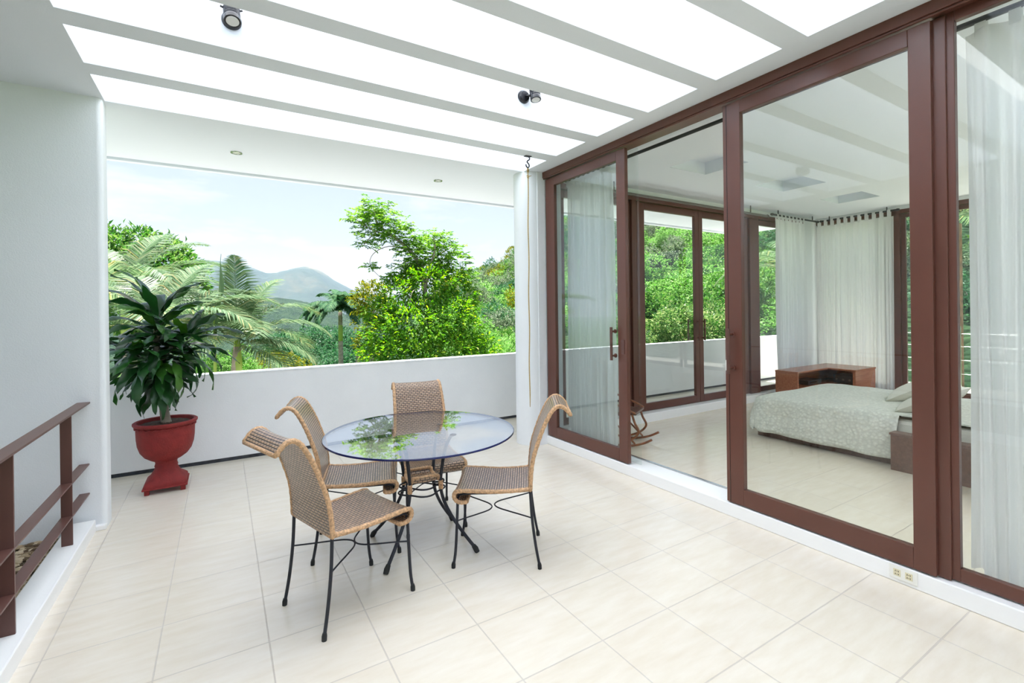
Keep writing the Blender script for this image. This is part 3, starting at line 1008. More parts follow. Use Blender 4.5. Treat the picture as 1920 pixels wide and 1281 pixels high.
def make_chair():
    c = empty('dining_chair')
    off = -0.25
    seat = [(0.085, 0.388), (0.045, 0.386), (0.018, 0.402), (0.010, 0.428), (0.030, 0.452), (0.12, 0.452), (0.25, 0.447), (0.37, 0.452), (0.455, 0.462)]
    seat = [(s + off, z) for s, z in seat]
    sheet(seat, [0.41, 0.415, 0.42, 0.42, 0.42, 0.415, 0.405, 0.40, 0.40], 0.014, M['weave'], 'seat', c, 4)
    back = [(0.456, 0.455), (0.462, 0.55), (0.476, 0.64), (0.508, 0.74), (0.535, 0.81), (0.565, 0.872), (0.594, 0.917), (0.628, 0.938), (0.664, 0.926), (0.698, 0.886)]
    back = [(s + off, z) for s, z in back]
    sheet(back, [0.41, 0.40, 0.39, 0.38, 0.375, 0.37, 0.365, 0.36, 0.355, 0.35], 0.014, M['weave'], 'backrest', c, 4)

    def leg(pts, x):
        l = MB().tube(catmull([(p[2] if len(p) > 2 else x, p[0] + off, p[1]) for p in pts], 5), 0.0085, 10).build('leg', M['metal'], c, smooth=True)
        a = pts[-1]
        xx = a[2] if len(a) > 2 else x
        b_ = pts[-2]
        MB().tube([(xx, a[0] + off + (b_[0] - a[0]) * 0.12, 0.034), (xx, a[0] + off + (b_[0] - a[0]) * 0.05, 0.02), (xx, a[0] + off, 0.0)], [0.0095, 0.0125, 0.012], 12).build('foot_cap', M['rubber'], l, smooth=True, angle=50)

    for s in (-1, 1):
        leg([(0.03, 0.40), (0.024, 0.26), (0.014, 0.10), (0.0, 0.012)], 0.2 * s)
        leg([(0.455, 0.455, 0.195 * s), (0.463, 0.30, 0.197 * s), (0.482, 0.14, 0.20 * s), (0.505, 0.012, 0.205 * s)], 0.2 * s)
    # seat support frame under the weave
    f = MB()
    for s in (-1, 1):
        f.tube(catmull([(0.19 * s, 0.03 + off, 0.405), (0.195 * s, 0.06 + off, 0.43), (0.19 * s, 0.25 + off, 0.434), (0.19 * s, 0.45 + off, 0.448)], 4), 0.006, 8)
    f.tube([(-0.19, 0.05 + off, 0.385), (0.19, 0.05 + off, 0.385)], 0.008, 8)
    f.tube([(-0.19, 0.45 + off, 0.446), (0.19, 0.45 + off, 0.446)], 0.006, 8)
    f.build('seat_frame', M['metal'], c, smooth=True)
    # two bowed stretchers that touch in the middle
    for (s0, s1, z0) in ((0.024, 0.215, 0.275), (0.466, 0.232, 0.292)):
        pts = []
        for (t, w) in ((-0.2, 0), (-0.15, 0.30), (-0.10, 0.62), (-0.05, 0.90), (0, 1.0), (0.05, 0.90), (0.10, 0.62), (0.15, 0.30), (0.2, 0)):
            pts.append((t, s0 + (s1 - s0) * w + off, z0))
        MB().tube(catmull(pts, 4), 0.0042, 8).build('stretcher', M['metal'], c, smooth=True)
    return c


chair0 = make_chair()
spots = [
    ((0.804, 2.654), (0.325, 2.502), 'woven rattan dining chair nearest the railing with its rounded back to us'),
    ((0.989, 3.088), (0.507, 3.230), 'woven rattan dining chair at the left rear of the table, side on'),
    ((1.240, 3.02), (1.310, 3.515), 'woven rattan dining chair behind the glass table facing the camera'),
    ((1.253, 2.718), (1.672, 2.443), 'woven rattan dining chair on the right with curled back near the doors'),
]
for i, (fm, bm_, lab) in enumerate(spots):
    ch = chair0 if i == 0 else copy_tree(chair0)
    fx, fy = fm
    bx, by = bm_[0] - fx, bm_[1] - fy
    l = math.hypot(bx, by)
    bx, by = bx / l, by / l
    ch.location = (fx + bx * 0.25, fy + by * 0.25, 0)
    ch.rotation_euler = (0, 0, math.atan2(-bx, by))
    tag(ch, lab, 'chair', 'rattan dining chairs around the glass table')

# table
TX, TY, TZ, TR = 1.095, 2.92, 0.735, 0.60
t = empty('dining_table', (TX, TY, 0), math.radians(-6.6))
tag(t, 'round glass dining table on curved black iron legs', 'table')
g = MB()
n = 128
vs, fs, mi = [], [], []
for (r, z) in ((TR - 0.003, TZ - 0.012), (TR, TZ - 0.010), (TR, TZ - 0.003), (TR - 0.003, TZ)):
    for j in range(n):
        a = 2 * PI * j / n
        vs.append((r * math.cos(a), r * math.sin(a), z))
g.add(vs, [tuple(range(n - 1, -1, -1)), tuple(range(3 * n, 4 * n))], 0)
side = []
for i in range(3):
    for j in range(n):
        j2 = (j + 1) % n
        side.append((i * n + j, i * n + j2, (i + 1) * n + j2, (i + 1) * n + j))
bv = len(g.v) - len(vs)
for f in side:
    g.f.append([bv + k for k in f])
    g.mi.append(1)
    g.uv.append(None)
g.build('tabletop', [M['table_glass'], M['glass_edge']], t)
hx, hy = 0.281, 0.219
for sx in (-1, 1):
    for sy in (-1, 1):
        fx, fy = 0.284 * sx, 0.245 * sy
        ux, uy = sx * 0.74, sy * 0.67
        P_ = [(0.225, 0.722), (0.20, 0.70), (0.165, 0.62), (0.142, 0.50), (0.132, 0.40), (0.150, 0.31), (0.205, 0.21), (0.29, 0.105), (0.375, 0.016)]
        lg = MB().tube(catmull([(ux * r_, uy * r_, z) for r_, z in P_], 5), 0.0105, 12).build('leg', M['metal'], t, smooth=True)
        MB().tube([(ux * 0.352, uy * 0.352, 0.04), (ux * 0.368, uy * 0.368, 0.022), (ux * 0.38, uy * 0.38, 0.0)], [0.013, 0.017, 0.015], 12).build('foot_cap', M['rubber'], lg, smooth=True, angle=50)
        MB().lathe([(0.018, 0.718), (0.022, 0.7245)], ux * 0.225, uy * 0.225, 16).build('glass_pad', M['rubber'], lg)
        wr_ = MB()
        for k in range(5):
            wr_.lathe([(0.0135, 0.372 + k * 0.011), (0.0165, 0.3775 + k * 0.011), (0.0135, 0.383 + k * 0.011)], ux * 0.134, uy * 0.134, 12)
        wr_.build('cane_wrap', M['binding'], lg, smooth=True)
for (z, rx, ry) in ((0.395, 0.13, 0.112), (0.352, 0.135, 0.115)):
    pts = [(rx * math.cos(a) * (1 + 0.12 * math.cos(4 * a)), ry * math.sin(a) * (1 + 0.12 * math.cos(4 * a)), z) for a in [2 * PI * k / 48 for k in range(49)]]
    MB().tube(pts, 0.0055, 8).build('ring', M['metal'], t, smooth=True)
lp = MB()
for sx in (-1, 1):
    pts = [(sx * 0.10 + 0.028 * math.cos(a), 0.03 * math.sin(a), 0.374) for a in [2 * PI * k / 20 for k in range(21)]]
    lp.tube(pts, 0.0045, 7)
lp.build('loop_ornament', M['metal'], t, smooth=True)
# woven tray between the legs
P_ = [(-0.088, 0.462), (-0.08, 0.435), (-0.04, 0.427), (0.0, 0.425), (0.04, 0.427), (0.08, 0.435), (0.088, 0.462)]
sheet(P_, [0.165, 0.175, 0.18, 0.18, 0.18, 0.175, 0.165], 0.010, M['weave'], 'woven_tray', t, 3)


# ================================================================== POTTED DRACAENA
PX, PY = -0.425, 5.09
pot = empty('planter_urn', (PX, PY, 0))
tag(pot, 'red goblet-shaped urn planter on small feet in front of the parapet', 'planter')
prof = [(0.085, 0.20), (0.078, 0.225), (0.082, 0.245), (0.115, 0.262), (0.155, 0.292), (0.185, 0.335), (0.202, 0.39), (0.209, 0.45), (0.211, 0.51), (0.212, 0.555),
        (0.225, 0.56), (0.233, 0.572), (0.233, 0.585), (0.222, 0.592), (0.205, 0.588), (0.200, 0.56), (0.198, 0.53)]
MB().lathe(prof, 0, 0, 64).build('bowl', M['terracotta'], pot, smooth=True, angle=45)
# scalloped moulding under the rim
sc = MB()
for k in range(26):
    a = 2 * PI * k / 26
    pts = []
    for q in range(7):
        aa = a + (q / 6 - 0.5) * 2 * PI / 26
        pts.append((0.2165 * math.cos(aa), 0.2165 * math.sin(aa), 0.552 - 0.012 * math.sin(q / 6 * PI)))
    sc.tube(pts, 0.006, 6)
sc.build('rim_moulding', M['terracotta'], pot, smooth=True)
# flared foot blending from round neck to square base
vs, fs = [], []
n = 48
lv = [(0.074, 0.235, 0.0), (0.078, 0.20, 0.0), (0.092, 0.165, 0.1), (0.115, 0.132, 0.4), (0.14, 0.105, 0.75), (0.156, 0.085, 1.0), (0.160, 0.068, 1.0), (0.160, 0.055, 1.0)]
for (r, z, q) in lv:
    for j in range(n):
        a = 2 * PI * (j + 0.5) / n
        ca, sa = math.cos(a), math.sin(a)
        sqr = r / max(abs(ca), abs(sa)) * 0.93
        rr = r * (1 - q) + min(sqr, r * 1.24) * q
        vs.append((rr * ca, rr * sa, z))
for i in range(len(lv) - 1):
    for j in range(n):
        j2 = (j + 1) % n
        fs.append((i * n + j, (i + 1) * n + j, (i + 1) * n + j2, i * n + j2))
fs.append(tuple((len(lv) - 1) * n + j for j in range(n)))
MB().add(vs, fs).build('pedestal', M['terracotta'], pot, smooth=True, angle=45)
MB().box(-0.158, 0.158, -0.158, 0.158, 0.040, 0.056).build('base_slab', M['terracotta'], pot, bevel=0.005)
for sx in (-1, 1):
    for sy in (-1, 1):
        MB().box(sx * 0.125 - 0.018, sx * 0.125 + 0.018, sy * 0.125 - 0.018, sy * 0.125 + 0.018, 0.0, 0.042).build('foot', M['terracotta'], pot, bevel=0.004)
# soil
vs = [(0, 0, 0.575)]
fs = []
n = 40
for i in range(1, 7):
    for j in range(n):
        a = 2 * PI * j / n
        r = 0.2 * i / 6
        vs.append((r * math.cos(a), r * math.sin(a), 0.562 + 0.013 * (1 - i / 6) + rnd.uniform(-0.006, 0.006)))
for j in range(n):
    fs.append((0, 1 + j, 1 + (j + 1) % n))
for i in range(5):
    for j in range(n):
        fs.append((1 + i * n + j, 1 + (i + 1) * n + j, 1 + (i + 1) * n + (j + 1) % n, 1 + i * n + (j + 1) % n))
MB().add(vs, fs).build('soil', M['soil'], pot, smooth=True)

plant = empty('dracaena_plant', (PX - 0.005, PY, 0.565))
tag(plant, 'dark-leaved dracaena with a bare stem growing in the red urn', 'plant')
MB().tube(catmull([(0.01, 0, 0.0), (0.0, 0, 0.06), (-0.015, 0, 0.22), (-0.04, 0.0, 0.42), (-0.055, 0, 0.62), (-0.05, 0, 0.84)], 5),
          [0.040 - 0.0007 * k for k in range(26)], 12).build('stem', M['bark'], plant, smooth=True)


def strap_leaf(mb, base, az, pitch, ln, wd, droop, twist, mi=0):
    """Broad pointed leaf with a folded midrib, bending under its own weight."""
    k = 10
    p = Vector(base)
    e = pitch
    vs = []
    d_h = Vector((math.cos(az), math.sin(az), 0))
    side0 = Vector((-math.sin(az), math.cos(az), 0))
    for i in range(k + 1):
        t = i / k
        e = pitch - droop * (t ** 1.5) + 0.12 * math.sin(t * 9 + az * 3)
        d = d_h * math.cos(e) + Vector((0, 0, 1)) * math.sin(e)
        up = d.cross(side0) * -1
        tw = twist * t
        sd = side0 * math.cos(tw) + up * math.sin(tw)
        uu = up * math.cos(tw) - side0 * math.sin(tw)
        w = wd * (0.32 + 0.68 * math.sin(min(1, t * 1.35) * PI / 2)) * (1 if t < 0.45 else max(0.0, 1 - ((t - 0.45) / 0.55) ** 1.8)) + 0.002
        wav = 0.012 * math.sin(t * 14 + az * 5)
        vs += [p + sd * w * 0.5 + uu * (w * 0.16 + wav), p + uu * 0.0, p - sd * w * 0.5 + uu * (w * 0.16 - wav)]
        p = p + d * (ln / k)
    fs = []
    for i in range(k):
        a = i * 3
        fs += [(a, a + 1, a + 4, a + 3), (a + 1, a + 2, a + 5, a + 4)]
    mb.add(vs, fs, mi)


def crown(n_leaf, cx, cy, z0, z1, seed, pmin, pmax, lmin, lmax, w):
    r = random.Random(seed)
    mb = MB()
    for k in range(n_leaf):
        t = (k + 0.5) / n_leaf
        az = k * 2.39996 + r.uniform(-0.3, 0.3)
        pitch = pmin + (pmax - pmin) * t + r.uniform(-0.12, 0.12)
        ln = lmin + (lmax - lmin) * (1 - abs(t - 0.5)) + r.uniform(-0.04, 0.04)
        z = z0 + (z1 - z0) * t
        strap_leaf(mb, (cx + 0.02 * math.cos(az), cy + 0.02 * math.sin(az), z), az, pitch, ln, w * r.uniform(0.8, 1.15), r.uniform(1.1, 1.9) * (1.25 - 0.75 * t), r.uniform(-0.5, 0.5))
    return mb


def rosette(mb, n_leaf, c, z0, z1, seed, lean, pmin, pmax, lmin, lmax, w, dmin, dmax):
    r = random.Random(seed)
    for k in range(n_leaf):
        t = (k + 0.5) / n_leaf
        az = k * 2.39996 + r.uniform(-0.5, 0.5)
        pitch = pmin + (pmax - pmin) * t ** 1.3 + r.uniform(-0.2, 0.2)
        ln = r.uniform(lmin, lmax)
        z = z0 + (z1 - z0) * t
        cx, cy = c[0] + lean[0] * t, c[1] + lean[1] * t
        strap_leaf(mb, (cx + 0.02 * math.cos(az), cy + 0.02 * math.sin(az), z), az, pitch, ln, w * r.uniform(0.75, 1.2), r.uniform(dmin, dmax) * (1.2 - 0.65 * t), r.uniform(-0.9, 0.9))


MB().tube(catmull([(-0.05, 0, 0.50), (0.02, -0.02, 0.60), (0.07, -0.02, 0.70)], 4), 0.016, 8).build('branch', M['bark'], plant, smooth=True)
fo = MB()
rosette(fo, 44, (-0.07, 0.0), 0.60, 0.99, 5, (0.03, 0.0), 0.05, 1.2, 0.38, 0.52, 0.10, 1.3, 2.3)
fo.build('foliage', M['drac'], plant, smooth=True)
fo = MB()
rosette(fo, 34, (0.05, -0.03), 0.52, 0.80, 15, (0.13, -0.02), -0.1, 0.85, 0.38, 0.52, 0.092, 1.4, 2.5)
rosette(fo, 26, (-0.09, -0.02), 0.46, 0.66, 25, (-0.08, -0.04), -0.3, 0.8, 0.32, 0.46, 0.092, 1.4, 2.4)
fo.build('side_foliage', M['drac'], plant, smooth=True)
fo = MB()
rosette(fo, 30, (-0.045, -0.01), 0.34, 0.56, 9, (0, 0), -0.8, 0.1, 0.26, 0.38, 0.088, 0.8, 1.5)
fo.build('lower_foliage', M['drac'], plant, smooth=True)

# ================================================================== BEDROOM FURNITURE
BZ = 0.05
bed = empty('bed', (5.96, 1.95, BZ))
tag(bed, 'low double bed on a dark wood platform with a cream quilt', 'bed')
bx0, bx1, by0, by1 = 5.20 - 5.96, 6.72 - 5.96, 0.95 - 1.95, 3.12 - 1.95
MB().box(bx0 + 0.02, bx1 - 0.02, by0, by1 + 0.04, 0.0, 0.16).build('platform', M['darkwood'], bed, bevel=0.006)
MB().box(bx0 + 0.04, bx1 - 0.04, by0 + 0.05, by1 - 0.03, 0.16, 0.42).build('mattress', M['pillow'], bed, bevel=0.04)
MB().box(bx0 - 0.45, bx1 + 0.45, by0 - 0.06, by0, 0.0, 0.95).build('headboard', M['darkwood'], bed, bevel=0.008)
# quilt: cloth draped over the mattress, hanging at both sides and the foot
nx, ny = 60, 70
qx0, qx1, qy0, qy1 = bx0 - 0.40, bx1 + 0.40, by0 + 0.10, by1 + 0.42
vs, fs = [], []
for i in range(ny + 1):
    for j in range(nx + 1):
        u, v = j / nx, i / ny
        X_ = qx0 + (qx1 - qx0) * u
        Y_ = qy0 + (qy1 - qy0) * v
        ox = max(0, bx0 + 0.02 - X_, X_ - (bx1 - 0.02))
        oy = max(0, Y_ - (by1 - 0.02))
        if ox > 0 and Y_ < -0.09:
            X_ = max(bx0 + 0.02, min(bx1 - 0.02, X_))
            ox = 0
        x, y, z = X_, Y_, 0.455
        fold = 0.018 * math.sin(Y_ * 13 + math.sin(Y_ * 5)) if ox > 0 else 0
        foldy = 0.018 * math.sin(X_ * 13) if oy > 0 else 0
        if ox > 0:
            sgn = -1 if X_ < 0 else 1
            edge = bx0 + 0.02 if sgn < 0 else bx1 - 0.02
            d_ = min(ox, 0.06)
            x = edge + sgn * (d_ * 0.75 + max(0, ox - 0.06) * 0.12 + fold * min(1, ox * 4))
            z -= (ox - d_ * 0.55)
        if oy > 0:
            d_ = min(oy, 0.06)
            y = by1 - 0.02 + d_ * 0.75 + max(0, oy - 0.06) * 0.12 + foldy * min(1, oy * 4)
            z -= (oy - d_ * 0.55) * (1 if ox == 0 else 0.55)
        if ox > 0 and oy > 0:
            z = max(z, 0.455 - 0.36)
        z += 0.004 * math.sin(X_ * 7 + Y_ * 4) + (0.003 * math.sin(Y_ * 21))
        vs.append((x, y, max(z, 0.07)))
for i in range(ny):
    for j in range(nx):
        k = i * (nx + 1) + j
        fs.append((k, k + 1, k + nx + 2, k + nx + 1))
q = MB().add(vs, fs).build('bedspread', M['quilt'], None, smooth=True)
q.location = (5.96, 1.95, BZ)
sd = q.modifiers.new('thickness', 'SOLIDIFY')
sd.thickness = 0.012
sd.offset = 1
tag(q, 'cream quilted bedspread hanging over the foot of the bed', 'bedspread')


def pillow(cx, cy, cz, w, d, h, rz, rx, label):
    vs, fs = [], []
    n_, m_ = 20, 16
    for s in (1, -1):
        for i in range(m_ + 1):
            for j in range(n_ + 1):
                u, v = j / n_ * 2 - 1, i / m_ * 2 - 1
                pin = 1 - 0.07 * (u * u) * (1 - v * v) * 0
                e = max(0, (1 - u ** 4)) * max(0, (1 - v ** 4))
                x = u * w / 2 * (1 - 0.08 * (1 - v * v) * abs(u))
                y = v * d / 2 * (1 - 0.08 * (1 - u * u) * abs(v))
                vs.append((x, y, s * h / 2 * e ** 0.6))
    k0 = (n_ + 1) * (m_ + 1)
    for s in (0, 1):
        for i in range(m_):
            for j in range(n_):
                k = s * k0 + i * (n_ + 1) + j
                f = (k, k + 1, k + n_ + 2, k + n_ + 1)
                fs.append(f if s == 0 else f[::-1])
    o = MB().add(vs, fs).build('pillow', M['pillow'], None, smooth=True)
    o.location = (cx, cy, cz)
    o.rotation_euler = (rx, 0, rz)
    tag(o, label, 'pillow', 'pillows at the head of the bed')
    return o


pillow(6.22, 2.02, BZ + 0.585, 0.70, 0.44, 0.16, 0.1, -0.55, 'cream pillow leaning on the bed, far side')
pillow(5.62, 1.72, BZ + 0.575, 0.62, 0.42, 0.15, -0.05, -0.55, 'cream pillow leaning on the bed, near the bedside box')
# low bedside box
ns = empty('bedside_box', (5.115, 1.42, BZ))
tag(ns, 'low dark wood bedside box next to the bed', 'bedside table')
MB().box(-0.06, 0.055, -0.42, 0.42, 0.0, 0.31).build('body', M['darkwood'], ns, bevel=0.003)
MB().box(-0.065, 0.06, -0.43, 0.43, 0.31, 0.33).build('top', M['darkwood'], ns, bevel=0.004)

# L-shaped media cabinet in the corner
cb = empty('media_cabinet', (8.3, 4.0, BZ))
tag(cb, 'L-shaped reddish wood corner cabinet behind the bed', 'cabinet')
zt = 0.49
c0x, c0y = 8.3, 4.0


def cbx(name, x0, x1, y0, y1, z0, z1, mat=None, bev=0.003):
    return MB().box(x0 - c0x, x1 - c0x, y0 - c0y, y1 - c0y, z0, z1).build(name, mat or M['redwood'], cb, bevel=bev)


b = MB()
b.box(7.28 - c0x, 8.83 - c0x, 3.78 - c0y, 4.12 - c0y, zt - 0.025, zt)
b.box(8.16 - c0x, 8.83 - c0x, 3.39 - c0y, 3.78 - c0y, zt - 0.025, zt)
b.build('top', M['redwood'], cb, bevel=0.003)
cbx('side_panel', 7.29, 7.33, 3.79, 4.12, 0, zt - 0.025)
cbx('side_panel', 8.17, 8.83, 3.40, 3.44, 0, zt - 0.025)
b = MB()
b.box(7.33 - c0x, 8.83 - c0x, 4.08 - c0y, 4.12 - c0y, 0, zt - 0.025)
b.box(8.79 - c0x, 8.83 - c0x, 3.44 - c0y, 4.12 - c0y, 0, zt - 0.025)
b.build('back_panel', M['redwood'], cb)
b = MB()
b.box(7.33 - c0x, 8.79 - c0x, 3.79 - c0y, 4.12 - c0y, 0.22, 0.25)
b.box(8.17 - c0x, 8.79 - c0x, 3.44 - c0y, 3.79 - c0y, 0.22, 0.25)
b.build('shelf', M['redwood'], cb)
cbx('front_panel', 7.33, 8.17, 3.785, 3.805, 0, 0.22)
cbx('front_panel', 8.165, 8.185, 3.44, 3.785, 0, 0.22)
dv = empty('video_player', (7.85, 3.92, BZ + 0.25))
tag(dv, 'dark flat video player on the left shelf of the corner cabinet', 'player')
MB().box(-0.20, 0.20, -0.10, 0.13, 0.006, 0.07).build('body', M['device'], dv, bevel=0.004)
MB().box(-0.15, 0.05, -0.104, -0.10, 0.03, 0.05).build('display', M['black'], dv)
dv = empty('amplifier', (8.40, 3.62, BZ + 0.25))
tag(dv, 'dark boxy amplifier on the right shelf of the corner cabinet', 'amplifier')
MB().box(-0.11, 0.2, -0.14, 0.14, 0.006, 0.13).build('body', M['device'], dv, bevel=0.004)
for yy in (-0.09, 0.0, 0.09):
    MB().tube([(-0.11, yy, 0.06), (-0.128, yy, 0.06)], 0.014, 12).build('knob', M['greyrod'], dv, smooth=True, angle=40)

# rocking chair
rk = empty('rocking_chair', (3.745, 3.80, BZ), math.radians(-60))
rk.scale = (0.87, 0.87, 0.84)
tag(rk, 'bent rattan rocking chair half hidden behind the open door', 'rocking chair')
for s in (-1, 1):
    yy = 0.20 * s
    pts = [(-0.34, yy, 0.12), (-0.24, yy, 0.06), (-0.08, yy, 0.016), (0.12, yy, 0.018), (0.28, yy, 0.06), (0.40, yy, 0.125)]
    MB().tube(catmull(pts, 6), 0.014, 10).build('rocker', M['rattan'], rk, smooth=True)
    pts = [(-0.22, yy, 0.05), (-0.10, yy, 0.24), (0.10, yy, 0.14), (0.22, yy, 0.06), (0.30, yy, 0.12), (0.24, yy, 0.28), (0.19, yy, 0.42)]
    MB().tube(catmull([(0.02, yy, 0.035), (0.16, yy, 0.10), (0.245, yy, 0.20), (0.20, yy, 0.31), (0.17, yy, 0.41)], 6), 0.014, 10).build('leg', M['rattan'], rk, smooth=True)
    MB().tube(catmull([(-0.24, yy, 0.055), (-0.22, yy, 0.20), (-0.21, yy, 0.41)], 6), 0.014, 10).build('leg', M['rattan'], rk, smooth=True)
    MB().tube(catmull([(0.20, yy, 0.05), (0.05, yy, 0.20), (-0.08, yy, 0.32), (-0.18, yy, 0.41)], 6), 0.012, 10).build('brace', M['rattan'], rk, smooth=True)
    MB().tube(catmull([(0.21, yy * 1.1, 0.43), (0.12, yy * 1.15, 0.475), (-0.05, yy * 1.15, 0.54), (-0.28, yy * 1.1, 0.63), (-0.33, yy * 1.02, 0.70)], 6), 0.014, 10).build('armrest', M['rattan'], rk, smooth=True)
    MB().tube(catmull([(-0.20, yy, 0.40), (-0.24, yy, 0.65), (-0.28, yy, 0.92), (-0.31, yy * 0.8, 1.05)], 6), 0.014, 10).build('back_post', M['rattan'], rk, smooth=True)
b = MB()
b.box(-0.22, 0.22, -0.21, 0.21, 0.405, 0.43)
b.build('seat', M['darkwood'], rk, bevel=0.010)
bk = MB()
for k in range(9):
    yy = -0.16 + 0.04 * k
    bk.tube(catmull([(-0.20, yy, 0.44), (-0.24, yy, 0.66), (-0.28, yy, 0.90), (-0.30, yy * 0.85, 1.04)], 4), 0.006, 6)
bk.build('backrest', M['rattan'], rk, smooth=True)
MB().tube([(-0.31, -0.16, 1.05), (-0.31, 0.16, 1.05)], 0.014, 10).build('top_rail', M['rattan'], rk)

# ================================================================== LANDSCAPE
GZ = -4.5


def interp(tab, x):
    if x <= tab[0][0]:
        return tab[0][1]
    for (a, b_), (c_, d_) in zip(tab, tab[1:]):
        if x <= c_:
            t_ = (x - a) / (c_ - a)
            return b_ + (d_ - b_) * (t_ * t_ * (3 - 2 * t_) if False else t_)
    return tab[-1][1]


def sstep(t_):
    t_ = max(0.0, min(1.0, t_))
    return t_ * t_ * (3 - 2 * t_)


HILL = [(14, -0.03), (20, 0.0), (24, 0.035), (27, 0.06), (32.3, 0.095), (37, 0.155), (42, 0.20), (47, 0.225), (60, 0.235), (80, 0.21), (100, 0.16), (125, 0.06)]
RH = 200.0


def hill_z(az, r):
    e = interp(HILL, az)
    top = 1.5 + e * RH
    z = GZ - 1.5 + (top - GZ) * sstep((r - 34) / (RH - 34)) ** 0.9 if r > 34 else GZ - 1.5
    if r > RH:
        z = top + (r - RH) * 0.03
    return z


MTN = [(-45, 0.15), (-30, 0.13), (-15, 0.105), (-5, 0.098), (1.0, 0.094), (3.0, 0.086), (4.2, 0.078), (5.2, 0.077), (6.6, 0.086), (7.8, 0.090), (8.8, 0.088), (9.8, 0.079), (11, 0.064), (13, 0.045), (15.5, 0.034), (20, 0.03), (30, 0.03)]


def mtn_z(az, r):
    e = interp(MTN, az)
    top = 1.5 + e * 1500 * 1.0
    p_ = polar(az, r, 0)
    k = sstep((r - 700) / 800)
    z = -40 + (top + 40) * (k ** 1.15)
    if r > 1500:
        z = top - (r - 1500) * 0.25
    nz = noise.fractal(Vector((p_.x, p_.y, 0)) / 170, 0.9, 2.1, 6) * 26 * min(1, k * 3) * (1 - 0.75 * sstep((k - 0.75) / 0.25))
    return z + nz


vs, fs = [], []
na, nr_ = 220, 70
for i in range(nr_ + 1):
    r = 700 + 1100 * i / nr_
    for j in range(na + 1):
        az = -30 + 60 * j / na
        p_ = polar(az, r, mtn_z(az, r))
        vs.append(tuple(p_))
for i in range(nr_):
    for j in range(na):
        k = i * (na + 1) + j
        fs.append((k, k + 1, k + na + 2, k + na + 1))
tag(MB().add(vs, fs).build('mountain', M['mountain'], smooth=True), 'distant hazy mountain with pale clearings on the horizon', 'mountain', kind='structure')
# nearer dark ridge in front of the mountain
RDG = [(-30, 0.02), (-5, 0.03), (2, 0.030), (5, 0.028), (8, 0.022), (10.5, 0.012), (12.5, -0.005), (16, -0.02), (25, -0.02)]
vs, fs = [], []
for i in range(31):
    r = 380 + 240 * i / 30
    for j in range(161):
        az = -25 + 50 * j / 160
        e = interp(RDG, az)
        top = 1.5 + e * 560
        p_ = polar(az, r, 0)
        z = -35 + (top + 35) * sstep((r - 380) / 180)
        if r > 560:
            z = top - (r - 560) * 0.4
        z += noise.fractal(Vector((p_.x, p_.y, 3)) / 40, 0.8, 2.1, 5) * 3.0
        vs.append((p_.x, p_.y, z))
for i in range(30):
    for j in range(160):
        k = i * 161 + j
        fs.append((k, k + 1, k + 162, k + 161))
tag(MB().add(vs, fs).build('hills', M['forest'], smooth=True), 'dark wooded ridge below the distant mountain', 'hills', kind='structure')
# valley floor / garden ground
vs, fs = [], []
rr_ = [0.5, 8, 15, 25, 40, 70, 120, 200, 300, 420, 700, 1200, 3000]
for r in rr_:
    for j in range(97):
        az = j * 360 / 96
        z = GZ if r < 30 else GZ - 2 - (r - 30) * (0.08 if r < 420 else 0.075)
        p_ = polar(az, r, max(z, -42))
        vs.append(tuple(p_))
for i in range(len(rr_) - 1):
    for j in range(96):
        k = i * 97 + j
        fs.append((k, k + 1, k + 98, k + 97))
tag(MB().add(vs, fs).build('ground', M['grass']), 'green garden ground falling away below the terrace', 'ground', kind='structure')
M['bounce_ground'] = pbr('pale_bounce_concrete', (0.34, 0.33, 0.31), 0.9, var=0.08, vscale=0.6, bump=0.2, bscale=6)  # unseen pale surface, added to bounce sun onto soffit and bedroom ceiling
tag(MB().lathe([(16.5, GZ - 0.05), (16.5, GZ + 0.04)], 2.0, 1.0, 64).build('ground_bounce_disc', M['bounce_ground']), 'pale concrete disc added unseen below the terrace to bounce sunlight up', 'ground', kind='structure')
hz, hnt, hout = nmat('valley_haze')
hv = N(hnt, 'ShaderNodeVolumeScatter', Density=0.00036, Anisotropy=0.0)
hv.inputs['Color'].default_value = (0.62, 0.80, 1.0, 1)
L(hnt, hv.outputs[0], hout.inputs['Volume'])
tag(MB().box(-1600, 1600, 260, 1900, -60, 150).build('haze', hz), 'thin bluish haze lying over the far valley', 'haze', kind='stuff')
# wooded hillside on the right
vs, fs = [], []
na, nr_ = 130, 60
for i in range(nr_ + 1):
    r = 34 + (290 - 34) * i / nr_
    for j in range(na + 1):
        az = 14 + 116 * j / na
        p_ = polar(az, r, 0)
        z = hill_z(az, r) + noise.fractal(Vector((p_.x, p_.y, 9)) / 14, 0.9, 2.1, 4) * 1.6
        vs.append((p_.x, p_.y, z))
for i in range(nr_):
    for j in range(na):
        k = i * (na + 1) + j
        fs.append((k, k + 1, k + na + 2, k + na + 1))
tag(MB().add(vs, fs).build('hillside', M['forest'], smooth=True), 'steep green hillside rising to the right of the house', 'hillside', kind='structure')


